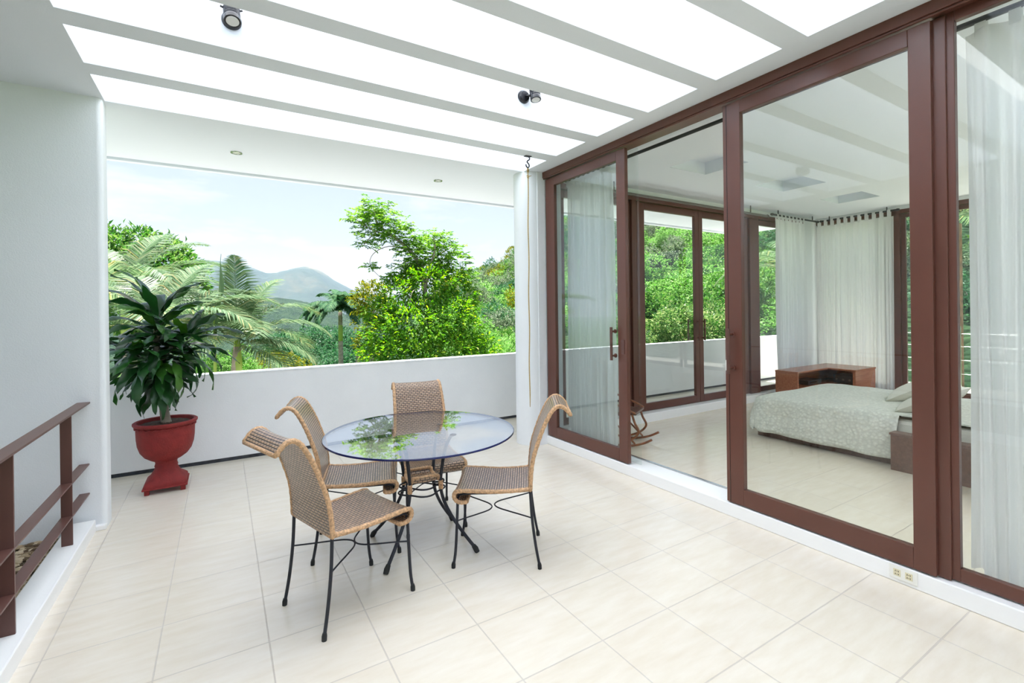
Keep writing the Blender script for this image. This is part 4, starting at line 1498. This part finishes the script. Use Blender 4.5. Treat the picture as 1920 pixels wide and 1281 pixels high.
# ------------------------------------------------------------------ foliage generators
def leaf_quads(mb, centers, dirs, size, aspect, r, fold=0.25, jit=0.5):
    """Pointed folded leaves: two triangles-pairs each around a midrib."""
    for c, d in zip(centers, dirs):
        d = Vector(d)
        d = (d + Vector((r.gauss(0, jit), r.gauss(0, jit), r.gauss(0, jit)))).normalized()
        s = d.cross(Vector((r.gauss(0, 0.35), r.gauss(0, 0.35), 1))).normalized()
        u = s.cross(d)
        L_ = size * r.uniform(0.7, 1.3)
        w = L_ * aspect
        c = Vector(c)
        v0, v1 = c, c + d * L_ - u * L_ * 0.15
        m1 = c + d * L_ * 0.45 + s * w / 2 + u * w * fold
        m2 = c + d * L_ * 0.45 - s * w / 2 + u * w * fold
        mb.add([v0, m1, v1, m2], [(0, 1, 2), (0, 2, 3)])


def blob_leaves(mb, blobs, per, size, aspect, seed, shell=0.55, droop=-0.1, cluster=5):
    """Leaves in little sprays spread over the outer part of ellipsoid blobs (cx, cy, cz, rx, ry, rz)."""
    r = random.Random(seed)
    for (cx, cy, cz, rx, ry, rz) in blobs:
        n_ = int(per * (rx * rz + ry * rz + rx * ry) / 3)
        for _ in range(n_):
            while True:
                v = Vector((r.gauss(0, 1), r.gauss(0, 1), r.gauss(0, 1)))
                if v.length > 0.01:
                    v.normalize()
                    break
            k = shell + (1 - shell) * r.random() ** 0.6
            c = Vector((cx + v.x * rx * k, cy + v.y * ry * k, cz + v.z * rz * k))
            out = Vector((v.x, v.y, v.z * 0.8 + droop + 0.25)).normalized()
            cs = [c + Vector((r.gauss(0, 1), r.gauss(0, 1), r.gauss(0, 1))) * size * 0.45 for _ in range(cluster)]
            leaf_quads(mb, cs, [out] * cluster, size, aspect, r)


def spray(mb, p, d, ln, n_, size, aspect, r):
    """A twig with paired leaves."""
    d = d.normalized()
    s = d.cross(Vector((0, 0, 1)))
    if s.length < 0.1:
        s = Vector((1, 0, 0))
    s.normalize()
    for i in range(n_):
        t_ = i / n_
        q = p + d * ln * t_ - Vector((0, 0, 1)) * ln * 0.25 * t_ * t_
        for sg in (-1, 1):
            dd = (d * 0.5 + s * sg * 0.8 + Vector((0, 0, -0.15)))
            leaf_quads(mb, [q], [dd], size, aspect, r, 0.2, 0.18)


def trunk(mb, pts, r0, r1, n=10):
    P = catmull(pts, 4)
    k = len(P)
    mb.tube(P, [r0 + (r1 - r0) * i / (k - 1) for i in range(k)], n)


def world_blobs(lst, dist, origin):
    """(px, py, radius px horizontally, radius px vertically, depth offset m) to local blobs."""
    out = []
    for (px, py, rx, ry, dz) in lst:
        c = at(px, py, dist + dz)
        fwd = (c - CAM).dot(FWD)
        k = fwd / FPX
        out.append((c.x - origin.x, c.y - origin.y, c.z - origin.z, rx * k, rx * k, ry * k))
    return out


# --- tall two-storey tree in the middle of the view
D = 21.0
org = at(800, 700, D)
org.z = GZ
tt = empty('tall_tree', tuple(org))
tag(tt, 'tall bright green tree with a sprawling open crown beyond the parapet', 'tree')


def lp_(px, py, dz=0.0):
    return at(px, py, D + dz) - org


mb = MB()
trunk(mb, [lp_(806, 760, 0) * 1.0 + Vector((0, 0, -3)), lp_(804, 690), lp_(806, 600), lp_(796, 545), lp_(788, 500), lp_(768, 470), lp_(740, 445), lp_(708, 420), lp_(700, 385)], 0.16, 0.03)
trunk(mb, [lp_(796, 545), lp_(806, 500, -0.3), lp_(815, 470, -0.5), lp_(812, 438, -0.6)], 0.07, 0.02)
trunk(mb, [lp_(790, 500), lp_(820, 480, 0.6), lp_(850, 460, 0.8)], 0.06, 0.02)
trunk(mb, [lp_(802, 560), lp_(840, 540, 0.4), lp_(870, 520, 0.7)], 0.06, 0.02)
trunk(mb, [lp_(804, 600), lp_(770, 560, -0.8), lp_(740, 530, -1.0)], 0.07, 0.02)
trunk(mb, [lp_(769, 568, -1.6), lp_(772, 550, -1.6), lp_(782, 540, -1.5)], 0.03, 0.015)
trunk(mb, [lp_(768, 470), lp_(730, 462, -0.2), lp_(700, 476, -0.3), lp_(695, 500, -0.3), lp_(722, 528, -0.3)], 0.022, 0.010, 6)
trunk(mb, [lp_(740, 445), lp_(700, 432, 0.2), lp_(668, 412, 0.3), lp_(652, 405, 0.3)], 0.035, 0.010, 6)
trunk(mb, [lp_(715, 425), lp_(690, 450, 0.1), lp_(680, 462, 0.1)], 0.03, 0.010, 6)
mb.build('trunk', M['palebark'], tt, smooth=True)

r = random.Random(4)
up = MB()
blobs_up = [(705, 388, 26, 18, 0), (690, 405, 30, 18, 0.2), (722, 408, 30, 22, 0), (740, 428, 30, 18, -0.1), (668, 408, 18, 12, 0.3), (690, 440, 20, 18, 0.1), (715, 440, 24, 14, 0.1),
            (735, 450, 16, 8, 0), (685, 458, 10, 6, 0.1), (762, 436, 18, 10, 0), (692, 498, 9, 9, -0.3), (765, 470, 26, 20, 0), (790, 470, 36, 26, 0.2), (812, 458, 26, 26, -0.4), (828, 452, 18, 16, -0.3),
            (846, 470, 24, 16, 0.5), (850, 490, 26, 20, 0.5), (862, 515, 26, 20, 0.6), (760, 500, 26, 14, 0), (800, 505, 44, 20, 0.2), (748, 515, 22, 10, 0), (735, 520, 12, 8, -0.4)]
for (cx, cy, cz, rx, ry, rz) in world_blobs(blobs_up, D, org):
    n_ = int(150 * (rx * rz + 0.03))
    for _ in range(max(11, n_)):
        v = Vector((r.uniform(-1, 1), r.uniform(-1, 1), r.uniform(-1, 1)))
        c = Vector((cx + v.x * rx * 0.8, cy + v.y * ry * 0.8, cz + v.z * rz * 0.85))
        d = Vector((v.x + r.gauss(0, 0.4), v.y + r.gauss(0, 0.4), 0.25 + r.gauss(0, 0.25)))
        spray(up, c, d, 0.42, 7, 0.145, 0.42, r)
up.build('upper_foliage', M['tallleaf'], tt)
lo = MB()
blobs_lo = [(715, 585, 36, 28, -0.5), (748, 558, 44, 34, -0.8), (800, 535, 58, 36, -0.6), (845, 528, 38, 26, 0.2), (872, 560, 28, 28, 0.4), (728, 625, 46, 36, -1.0), (780, 610, 70, 50, -1.4), (845, 600, 55, 48, -0.8),
            (880, 625, 34, 36, 0), (722, 668, 50, 30, -1.0), (770, 665, 70, 44, -1.5), (840, 660, 64, 44, -1.0), (905, 655, 36, 26, -0.3), (925, 670, 22, 16, -0.3), (760, 522, 26, 14, -0.2), (800, 505, 40, 18, 0.2), (800, 725, 110, 55, -1)]
blob_leaves(lo, world_blobs(blobs_lo, D, org), 165, 0.19, 0.42, 12, 0.45, -0.35, 6)
lo.build('lower_foliage', M['lime'], tt)
print('tall tree faces', len(up.f), len(lo.f))

# --- yellow-green tree left of it
D = 24.0
org = at(700, 700, D)
org.z = GZ
yt = empty('yellow_tree', tuple(org))
tag(yt, 'yellow-green leafy tree just left of the tall bright tree', 'tree')
mb = MB()
trunk(mb, [Vector((0, 0, -1)), Vector((0.1, 0, 2)), at(700, 640, D) - org, at(700, 570, D) - org], 0.16, 0.05)
mb.build('trunk', M['palebark'], yt, smooth=True)
mb = MB()
blob_leaves(mb, world_blobs([(700, 545, 34, 10, 0), (685, 560, 30, 16, 0), (705, 575, 38, 22, 0.4), (672, 578, 16, 12, 0), (690, 605, 28, 26, 0.5), (688, 645, 26, 26, 0.5), (700, 535, 26, 5, 0.2)], D, org), 130, 0.18, 0.42, 3, 0.4, 0, 5)
mb.build('foliage', M['yellowleaf'], yt)

# --- big mango-like tree behind the left palms
D = 30.0
org = at(250, 700, D)
org.z = GZ
mt_ = empty('round_tree', tuple(org))
tag(mt_, 'large dense round-topped tree behind the potted plant', 'tree')
mb = MB()
trunk(mb, [Vector((0, 0, -1)), Vector((0.1, 0, 3)), Vector((0, 0, 6))], 0.4, 0.2)
mb.build('trunk', M['bark'], mt_, smooth=True)
mb = MB()
bl = [(180, 480, 60, 60, 0), (235, 460, 44, 28, 0), (270, 455, 36, 22, 0.5), (225, 510, 60, 50, -0.5), (305, 465, 30, 22, 0), (325, 480, 30, 24, 0.5), (290, 510, 60, 40, -0.5), (350, 500, 24, 24, 0), (365, 520, 22, 24, 0.4), (340, 550, 46, 40, 0), (260, 570, 80, 60, 0), (340, 600, 50, 50, 0)]
blob_leaves(mb, world_blobs(bl, D, org), 110, 0.27, 0.42, 5, 0.7, 0, 6)
mb.build('foliage', M['mango'], mt_)


# --- palms
def frond(length, elev, arch, leaflet, nleaf, seed, mb_l, mb_r, az, base, width=0.028, hang=0.35, vee=0.35, start=0.12):
    """Feather leaf: arching rib plus two rows of narrow leaflets."""
    r = random.Random(seed)
    p = Vector(base)
    dh = Vector((math.sin(az), math.cos(az), 0))
    sd = Vector((math.cos(az), -math.sin(az), 0))
    pts = []
    n_ = 16
    e = elev
    ds = []
    for i in range(n_ + 1):
        t_ = i / n_
        e = elev - arch * t_ ** 1.3
        d = dh * math.cos(e) + Vector((0, 0, 1)) * math.sin(e)
        pts.append(p.copy())
        ds.append(d)
        p = p + d * (length / n_)
    mb_r.tube(pts, [0.009 * (1 - 0.85 * i / n_) * (length / 2.4) + 0.002 for i in range(n_ + 1)], 6)
    for k in range(nleaf):
        t_ = start + (1 - start) * (k + 0.5) / nleaf
        f = t_ * n_
        i = min(int(f), n_ - 1)
        q = pts[i].lerp(pts[i + 1], f - i)
        d = ds[i]
        upv = sd.cross(d).normalized()
        if upv.z < 0 and abs(d.z) < 0.99:
            upv = -upv
        prof_ = math.sin(PI * min(1, 0.16 + t_ * 0.86)) ** 0.6
        for sg in (-1, 1):
            ll = leaflet * prof_ * r.uniform(0.88, 1.08)
            dirv = (sd * sg * 0.95 + d * (0.55 + 0.5 * t_) + upv * vee + Vector((r.gauss(0, 0.05), r.gauss(0, 0.05), r.gauss(0, 0.05)))).normalized()
            wv = dirv.cross(upv).normalized()
            w = width * (0.9 + 0.2 * r.random())
            a = q
            m1 = q + dirv * ll * 0.45
            tip = q + dirv * ll * 0.92 - Vector((0, 0, 1)) * ll * hang
            m1 = m1 - Vector((0, 0, 1)) * ll * hang * 0.18
            mb_l.add([a - wv * w * 0.25, a + wv * w * 0.25, m1 + wv * w * 0.5, m1 - wv * w * 0.5, tip], [(0, 1, 2, 3), (3, 2, 4)])


def palm(name, base, crown_h, specs, label, tmat, lmat, tr=(0.16, 0.11), lean=(0, 0), shaft=None, leaflet=0.62, width=0.035, nleaf=44, group=None, hang=0.35):
    o = empty(name, tuple(base))
    tag(o, label, 'palm tree', group)
    top = Vector((lean[0], lean[1], crown_h))
    mb = MB()
    trunk(mb, [Vector((0, 0, -0.5)), top * 0.35 + Vector((lean[0] * -0.1, 0, 0)), top * 0.7, top], tr[0], tr[1], 14)
    mb.build('trunk', tmat, o, smooth=True)
    if shaft:
        MB().tube([top + Vector((0, 0, -shaft[0])), top + Vector((0, 0, -shaft[0] * 0.5)), top + Vector((0, 0, 0.15))], [tr[1] * 1.12, tr[1] * 1.2, tr[1] * 0.7], 14).build('crownshaft', M['greenshaft'], o, smooth=True)
    for i, (az, elev, arch, ln) in enumerate(specs):
        ml = MB()
        mr = MB()
        frond(ln, elev, arch, leaflet, nleaf, i * 7 + 3, ml, mr, math.radians(az), top, width, hang)
        f = ml.build('frond', lmat, o)
        mr.build('rib', lmat, f, smooth=True)
    return o


# royal palm at mid distance
D = 45.0
p_ = at(638, 585, D)
sp = []
rr = random.Random(2)
for k in range(27):
    sp.append((k * 13.5 + rr.uniform(-8, 8) + 12, rr.uniform(0.3, 1.25), rr.uniform(1.5, 2.1), rr.uniform(3.4, 4.2)))
palm('royal_palm', (p_.x, p_.y, GZ - 3), p_.z - GZ + 3, sp, 'single palm with a drooping dark crown and smooth green shaft in the distance', M['palebark'], M['palmdark'], (0.25, 0.17), (0, 0), (3.2,), 1.0, 0.12, 80, hang=0.6)
# two bare palm boles right of it
for (px, lab) in ((671, 'bare grey palm bole directly right of the distant palm'), (694, 'bare grey palm bole beside the yellow-green tree')):
    q = at(px, 656, 44)
    o = MB().tube([(0, 0, 0), (0, 0, (q.z - GZ + 3) * 0.5), (0, 0, q.z - GZ + 3)], [0.24, 0.22, 0.19], 12).build('palm_bole', M['palebark'], None, smooth=True, angle=40)
    o.location = (q.x, q.y, GZ - 3)
    tag(o, lab, 'palm trunk', 'bare palm boles beyond the parapet')

# feathery palms at the left, close to the terrace
lower = GZ
q = at(300, 640, 11.0)
palm('feather_palm', (q.x, q.y, lower), q.z - lower,
     [(-60, 1.15, 1.5, 2.3), (-25, 1.25, 1.6, 2.4), (10, 1.1, 1.4, 2.3), (35, 1.3, 1.2, 2.3), (60, 1.0, 1.4, 2.3), (90, 0.9, 1.5, 2.4), (130, 0.8, 1.7, 2.2), (180, 0.9, 1.7, 2.0), (230, 1.0, 1.6, 2.2), (270, 1.0, 1.5, 2.3), (300, 0.6, 1.6, 2.3), (80, 0.4, 1.3, 2.2), (20, 0.6, 1.3, 2.2)],
     'feathery pale green palm directly behind the potted plant', M['palebark'], M['palm'], (0.10, 0.07), (0, 0), (0.7,), 0.80, 0.026, 84, 'feathery palms beyond the parapet')
q = at(445, 650, 11.5)
palm('feather_palm', (q.x - 0.5, q.y, lower), q.z - lower,
     [(75, 1.1, 1.9, 2.2), (100, 0.75, 1.7, 2.1), (60, 0.55, 1.6, 2.0), (120, 0.3, 1.3, 1.8), (85, 0.15, 1.2, 1.8), (20, 1.2, 1.4, 2.1), (-40, 1.2, 1.3, 2.1), (-80, 0.9, 1.5, 2.2), (-110, 0.5, 1.3, 2.0), (170, 0.8, 1.6, 1.8), (210, 0.5, 1.5, 1.8), (-10, 1.52, 0.15, 2.0), (50, 1.3, 1.0, 2.0), (140, 0.0, 1.0, 1.6)],
     'arching yellow-green palm at the middle left above the parapet', M['palebark'], M['palm'], (0.11, 0.075), (0.5, 0.0), (0.7,), 0.76, 0.024, 84, 'feathery palms beyond the parapet')
q = at(235, 560, 14.0)
palm('feather_palm', (q.x, q.y, lower), q.z - lower,
     [(60, 1.2, 1.4, 2.6), (85, 0.9, 1.5, 2.6), (100, 0.6, 1.5, 2.6), (30, 1.3, 1.2, 2.5), (-30, 1.1, 1.4, 2.5), (-90, 0.9, 1.5, 2.5), (150, 0.8, 1.7, 2.4), (200, 0.9, 1.7, 2.4), (250, 0.8, 1.6, 2.4), (120, 0.3, 1.5, 2.4), (75, 0.3, 1.3, 2.4)],
     'upper feathery palm at the far left against the round tree', M['palebark'], M['palm'], (0.12, 0.08), (0, 0), (0.8,), 0.85, 0.030, 80, 'feathery palms beyond the parapet')
# broad upright spear leaf
q = at(402, 600, 11.2)
sp_ = empty('spear_leaf_plant', (q.x, q.y, lower))
tag(sp_, 'single tall pointed spear leaf rising between the palms', 'plant')
MB().tube([(0, 0, 0), (0, 0, (q.z - lower) * 0.6), (0, 0, q.z - lower)], [0.05, 0.04, 0.02], 8).build('stem', M['greenshaft'], sp_)
mb = MB()
strap_leaf(mb, (0, 0, q.z - lower - 0.5), 0.4, 1.50, 1.85, 0.26, 0.08, 0.1)
mb.build('leaf', M['palm'], sp_, smooth=True)

# palms outside the bedroom
q = polar(73.5, 14.5, 3.3)
palm('thatch_palm', (q.x, q.y, lower), q.z - lower,
     [(k * 33 + 5, 0.5 + 0.5 * ((k * 7) % 3) / 2, 1.7, 2.6) for k in range(11)],
     'shaggy-trunked palm seen through the east bedroom window', M['fibre'], M['palm'], (0.42, 0.40), (0, 0), None, 0.7, 0.04, 44, 'palms beyond the bedroom glass')
q = polar(62.5, 15.0, 2.4)
palm('feather_palm', (q.x, q.y, lower), q.z - lower,
     [(k * 36, 0.5 + 0.4 * ((k * 5) % 3) / 2, 1.6, 2.3) for k in range(10)],
     'pale palm seen through the garden window beside the corner curtain', M['palebark'], M['palm'], (0.14, 0.10), (0, 0), None, 0.7, 0.035, 44, 'palms beyond the bedroom glass')


# --- crowns for the forest: shared meshes, one object per tree
def crown_mesh(seed, mat, leafsize, per, lobes=9, flat=0.8):
    r = random.Random(seed)
    blobs = [(0, 0, 0.55 * flat, 0.62, 0.62, 0.5 * flat)]
    for k in range(lobes):
        a = r.uniform(0, 6.28)
        rad = r.uniform(0.35, 0.72)
        z = r.uniform(0.15, 1.0) * flat
        s = r.uniform(0.25, 0.42)
        blobs.append((math.cos(a) * rad, math.sin(a) * rad, z, s, s, s * 0.85))
    mb = MB()
    blob_leaves(mb, blobs, per, leafsize, 0.55, seed, 0.6, 0, 5)
    # trunk with two limbs, same mesh since the pieces are tiny from the house
    b0 = len(mb.f)
    mb.tube([(0, 0, -1.3), (0.03, 0, -0.4), (0, 0.02, 0.3)], [0.06, 0.05, 0.03], 7, 1)
    mb.tube([(0.02, 0, -0.3), (0.25, 0.1, 0.2), (0.38, 0.15, 0.5)], [0.03, 0.02, 0.01], 5, 1)
    mb.tube([(0.02, 0, -0.2), (-0.22, -0.1, 0.25), (-0.36, -0.1, 0.55)], [0.03, 0.02, 0.01], 5, 1)
    me = bpy.data.meshes.new('forest_tree')
    me.from_pydata(mb.v, [], mb.f)
    me.materials.append(mat)
    me.materials.append(M['palebark'])
    me.polygons.foreach_set('material_index', mb.mi)
    me.update()
    return me


kinds = [
    ('dense', 'deep green rounded tree among the trees of the wooded hillside', 'deep green hillside trees', [crown_mesh(11, M['dense'], 0.075, 800), crown_mesh(12, M['dense'], 0.07, 800)]),
    ('olive', 'olive grey-green tree among the trees of the wooded hillside', 'olive hillside trees', [crown_mesh(21, M['olive'], 0.065, 800), crown_mesh(22, M['olive'], 0.07, 700, 12)]),
    ('bright', 'bright light-green tree among the trees of the wooded hillside', 'bright green hillside trees', [crown_mesh(31, M['bright_green'], 0.06, 850, 12, 1.0), crown_mesh(32, M['bright_green'], 0.065, 800)]),
    ('mango', 'mid-green leafy tree among the trees of the wooded hillside', 'mid green hillside trees', [crown_mesh(41, M['mango'], 0.07, 800), crown_mesh(42, M['mango'], 0.07, 750, 11)]),
    ('yellow', 'yellowish blossoming tree among the trees of the wooded hillside', 'yellowish hillside trees', [crown_mesh(51, M['yellowleaf'], 0.065, 800)]),
]


def plant_tree(me, p, s, rz, label, group, sz=1.0, name='hillside_tree'):
    o = bpy.data.objects.new(name, me)
    C.objects.link(o)
    o.location = p
    o.scale = (s, s, s * sz)
    o.rotation_euler = (0, 0, rz)
    tag(o, label, 'tree', group)
    return o


r = random.Random(99)
placed = 0
spots_ = []
# rows of trees from far to near so that crowns overlap like a canopy
for (azlo, azhi, cnt) in ((22.5, 36, 84), (36, 64, 150), (64, 84, 30)):
    for k in range(cnt):
        t_ = (k + r.random()) / cnt
        rad = 62 + (215 - 62) * t_ ** 1.05
        az = azlo + (azhi - azlo) * ((k * 0.61803 + r.uniform(-0.04, 0.04)) % 1.0)
        spots_.append((az, rad))
for (az, rad) in spots_:
    h = hill_z(az, rad)
    u = r.random()
    near = rad < 105
    if near:
        kk = 0 if u < 0.22 else 1 if u < 0.32 else 2 if u < 0.74 else 3 if u < 0.95 else 4
    else:
        kk = 0 if u < 0.38 else 1 if u < 0.66 else 2 if u < 0.76 else 3 if u < 0.93 else 4
    if az > 52 and rad > 130 and u > 0.55:
        kk = 4
    _, lab, grp, mes = kinds[kk]
    s = r.uniform(4.6, 7.2) * (0.8 + 0.4 * rad / 215)
    p = polar(az, rad, h - s * 0.25)
    plant_tree(r.choice(mes), tuple(p), s, r.uniform(0, 6.28), lab, grp, r.uniform(0.8, 1.1))

# the big round pale-tipped tree outside the garden doors
rm = crown_mesh(61, M['round'], 0.052, 1900, 16, 1.0)
c = at(1290, 660, 34)
o = plant_tree(rm, (c.x, c.y, c.z - 1.2), 3.9, 0.4, 'big dome-shaped pale-tipped tree just beyond the parapet outside the garden doors', None, 1.05, 'dome_tree')
# dark trees behind the royal palm, and shrubs just beyond the parapet
mid = [(575, 668, 62, 4.6, 0), (610, 640, 66, 4.4, 0), (560, 690, 56, 4.0, 0), (655, 655, 64, 4.4, 0), (590, 700, 52, 4.0, 0), (540, 655, 70, 4.6, 0), (640, 690, 55, 4.0, 0), (680, 690, 55, 4.2, 0)]
for i, (px, py, D_, s, kk) in enumerate(mid):
    c = at(px, py, D_)
    plant_tree(kinds[kk][3][i % 2], (c.x, c.y, c.z - s * 0.4), s, i * 1.3, 'dark green tree in the clump around the distant palm', 'dark trees around the distant palm', 1.0, 'background_tree')
sh = [(900, 640, 30, 2.0, 2), (940, 645, 34, 2.6, 3), (925, 615, 42, 2.8, 1), (960, 600, 50, 3.6, 0), (905, 590, 60, 3.4, 3), (965, 660, 28, 1.8, 2), (900, 555, 75, 3.6, 1)]
for i, (px, py, D_, s, kk) in enumerate(sh):
    c = at(px, py, D_)
    lab = ['bright leafy shrub right of the tall tree, just above the parapet', 'mid-green small tree below the hillside by the column', 'olive small tree with thin limbs beside the tall tree',
           'dark round tree on the slope next to the column', 'mid-green tree on the lower slope right of the tall tree', 'light green shrub touching the column edge above the parapet', 'olive tree on the slope top right of the tall tree'][i]
    plant_tree(kinds[kk][3][0], (c.x, c.y, c.z - s * 0.5), s, i * 2.1, lab, None, 1.0, 'garden_tree')
# low shrubs along the foot of the left palms
for i, (px, py, D_, s, kk, lab) in enumerate([(430, 700, 13, 0.9, 2, 'low bright shrub under the arching palm at the left'), (540, 695, 14, 0.9, 4, 'low yellowish shrub right of the arching palm'), (375, 700, 15, 1.1, 3, 'low mid-green shrub behind the potted plant'), (490, 705, 16, 0.9, 0, 'low dark shrub between the palm trunks')]):
    c = at(px, py, D_)
    plant_tree(kinds[kk][3][0], (c.x, c.y, c.z - s * 0.5), s, i, lab, None, 1.0, 'garden_shrub')

# ================================================================== LIGHT
w = bpy.data.worlds.new('sky')
bpy.context.scene.world = w
w.use_nodes = True
nt = w.node_tree
nt.nodes.clear()
out = nt.nodes.new('ShaderNodeOutputWorld')
bg = nt.nodes.new('ShaderNodeBackground')
tc = nt.nodes.new('ShaderNodeTexCoord')
sep = nt.nodes.new('ShaderNodeSeparateXYZ')
L(nt, tc.outputs['Generated'], sep.inputs[0])
grad = nt.nodes.new('ShaderNodeValToRGB')
grad.color_ramp.elements[0].position = 0.0
grad.color_ramp.elements[0].color = (0.52, 0.595, 0.72, 1)
grad.color_ramp.elements[1].position = 0.6
grad.color_ramp.elements[1].color = (0.42, 0.52, 0.73, 1)
e = grad.color_ramp.elements.new(0.16)
e.color = (0.505, 0.59, 0.735, 1)
L(nt, sep.outputs[2], grad.inputs[0])
# thin cloud streaks: noise on a flattened dome
mp = nt.nodes.new('ShaderNodeMapping')
mp.inputs['Scale'].default_value = (2.2, 2.2, 9.0)
mp.inputs['Location'].default_value = (0.35, 0.1, 0.4)
L(nt, tc.outputs['Generated'], mp.inputs[0])
no = nt.nodes.new('ShaderNodeTexNoise')
no.inputs['Scale'].default_value = 2.1
no.inputs['Detail'].default_value = 7
no.inputs['Roughness'].default_value = 0.55
L(nt, mp.outputs[0], no.inputs['Vector'])
cr = nt.nodes.new('ShaderNodeValToRGB')
cr.color_ramp.elements[0].position = 0.52
cr.color_ramp.elements[0].color = (0, 0, 0, 1)
cr.color_ramp.elements[1].position = 0.68
cr.color_ramp.elements[1].color = (1, 1, 1, 1)
L(nt, no.outputs[0], cr.inputs[0])
mx = nt.nodes.new('ShaderNodeMixRGB')
mx.inputs[2].default_value = (0.64, 0.68, 0.74, 1)
L(nt, cr.outputs[0], mx.inputs[0])
L(nt, grad.outputs[0], mx.inputs[1])
L(nt, mx.outputs[0], bg.inputs[0])
bg.inputs[1].default_value = 1.0
L(nt, bg.outputs[0], out.inputs[0])

sun = bpy.data.lights.new('sun', 'SUN')
sun.energy = 13.0
sun.angle = math.radians(0.6)
sun.color = (1.0, 0.99, 0.97)
so = bpy.data.objects.new('sun', sun)
C.objects.link(so)
sd_ = polar(-12, math.cos(math.radians(82)), math.sin(math.radians(82)))
so.rotation_euler = Vector(sd_).to_track_quat('Z', 'Y').to_euler()

sc = bpy.context.scene
sc.view_settings.view_transform = 'Standard'
sc.view_settings.look = 'None'
sc.view_settings.exposure = 0.55
sc.view_settings.gamma = 1.0
sc.view_settings.use_curve_mapping = False
sc.cycles.use_denoising = True
sc.cycles.max_bounces = 12
sc.cycles.diffuse_bounces = 6
sc.cycles.glossy_bounces = 5
sc.cycles.transparent_max_bounces = 24
sc.cycles.sample_clamp_indirect = 8.0
sc.cycles.caustics_reflective = False
sc.cycles.caustics_refractive = False
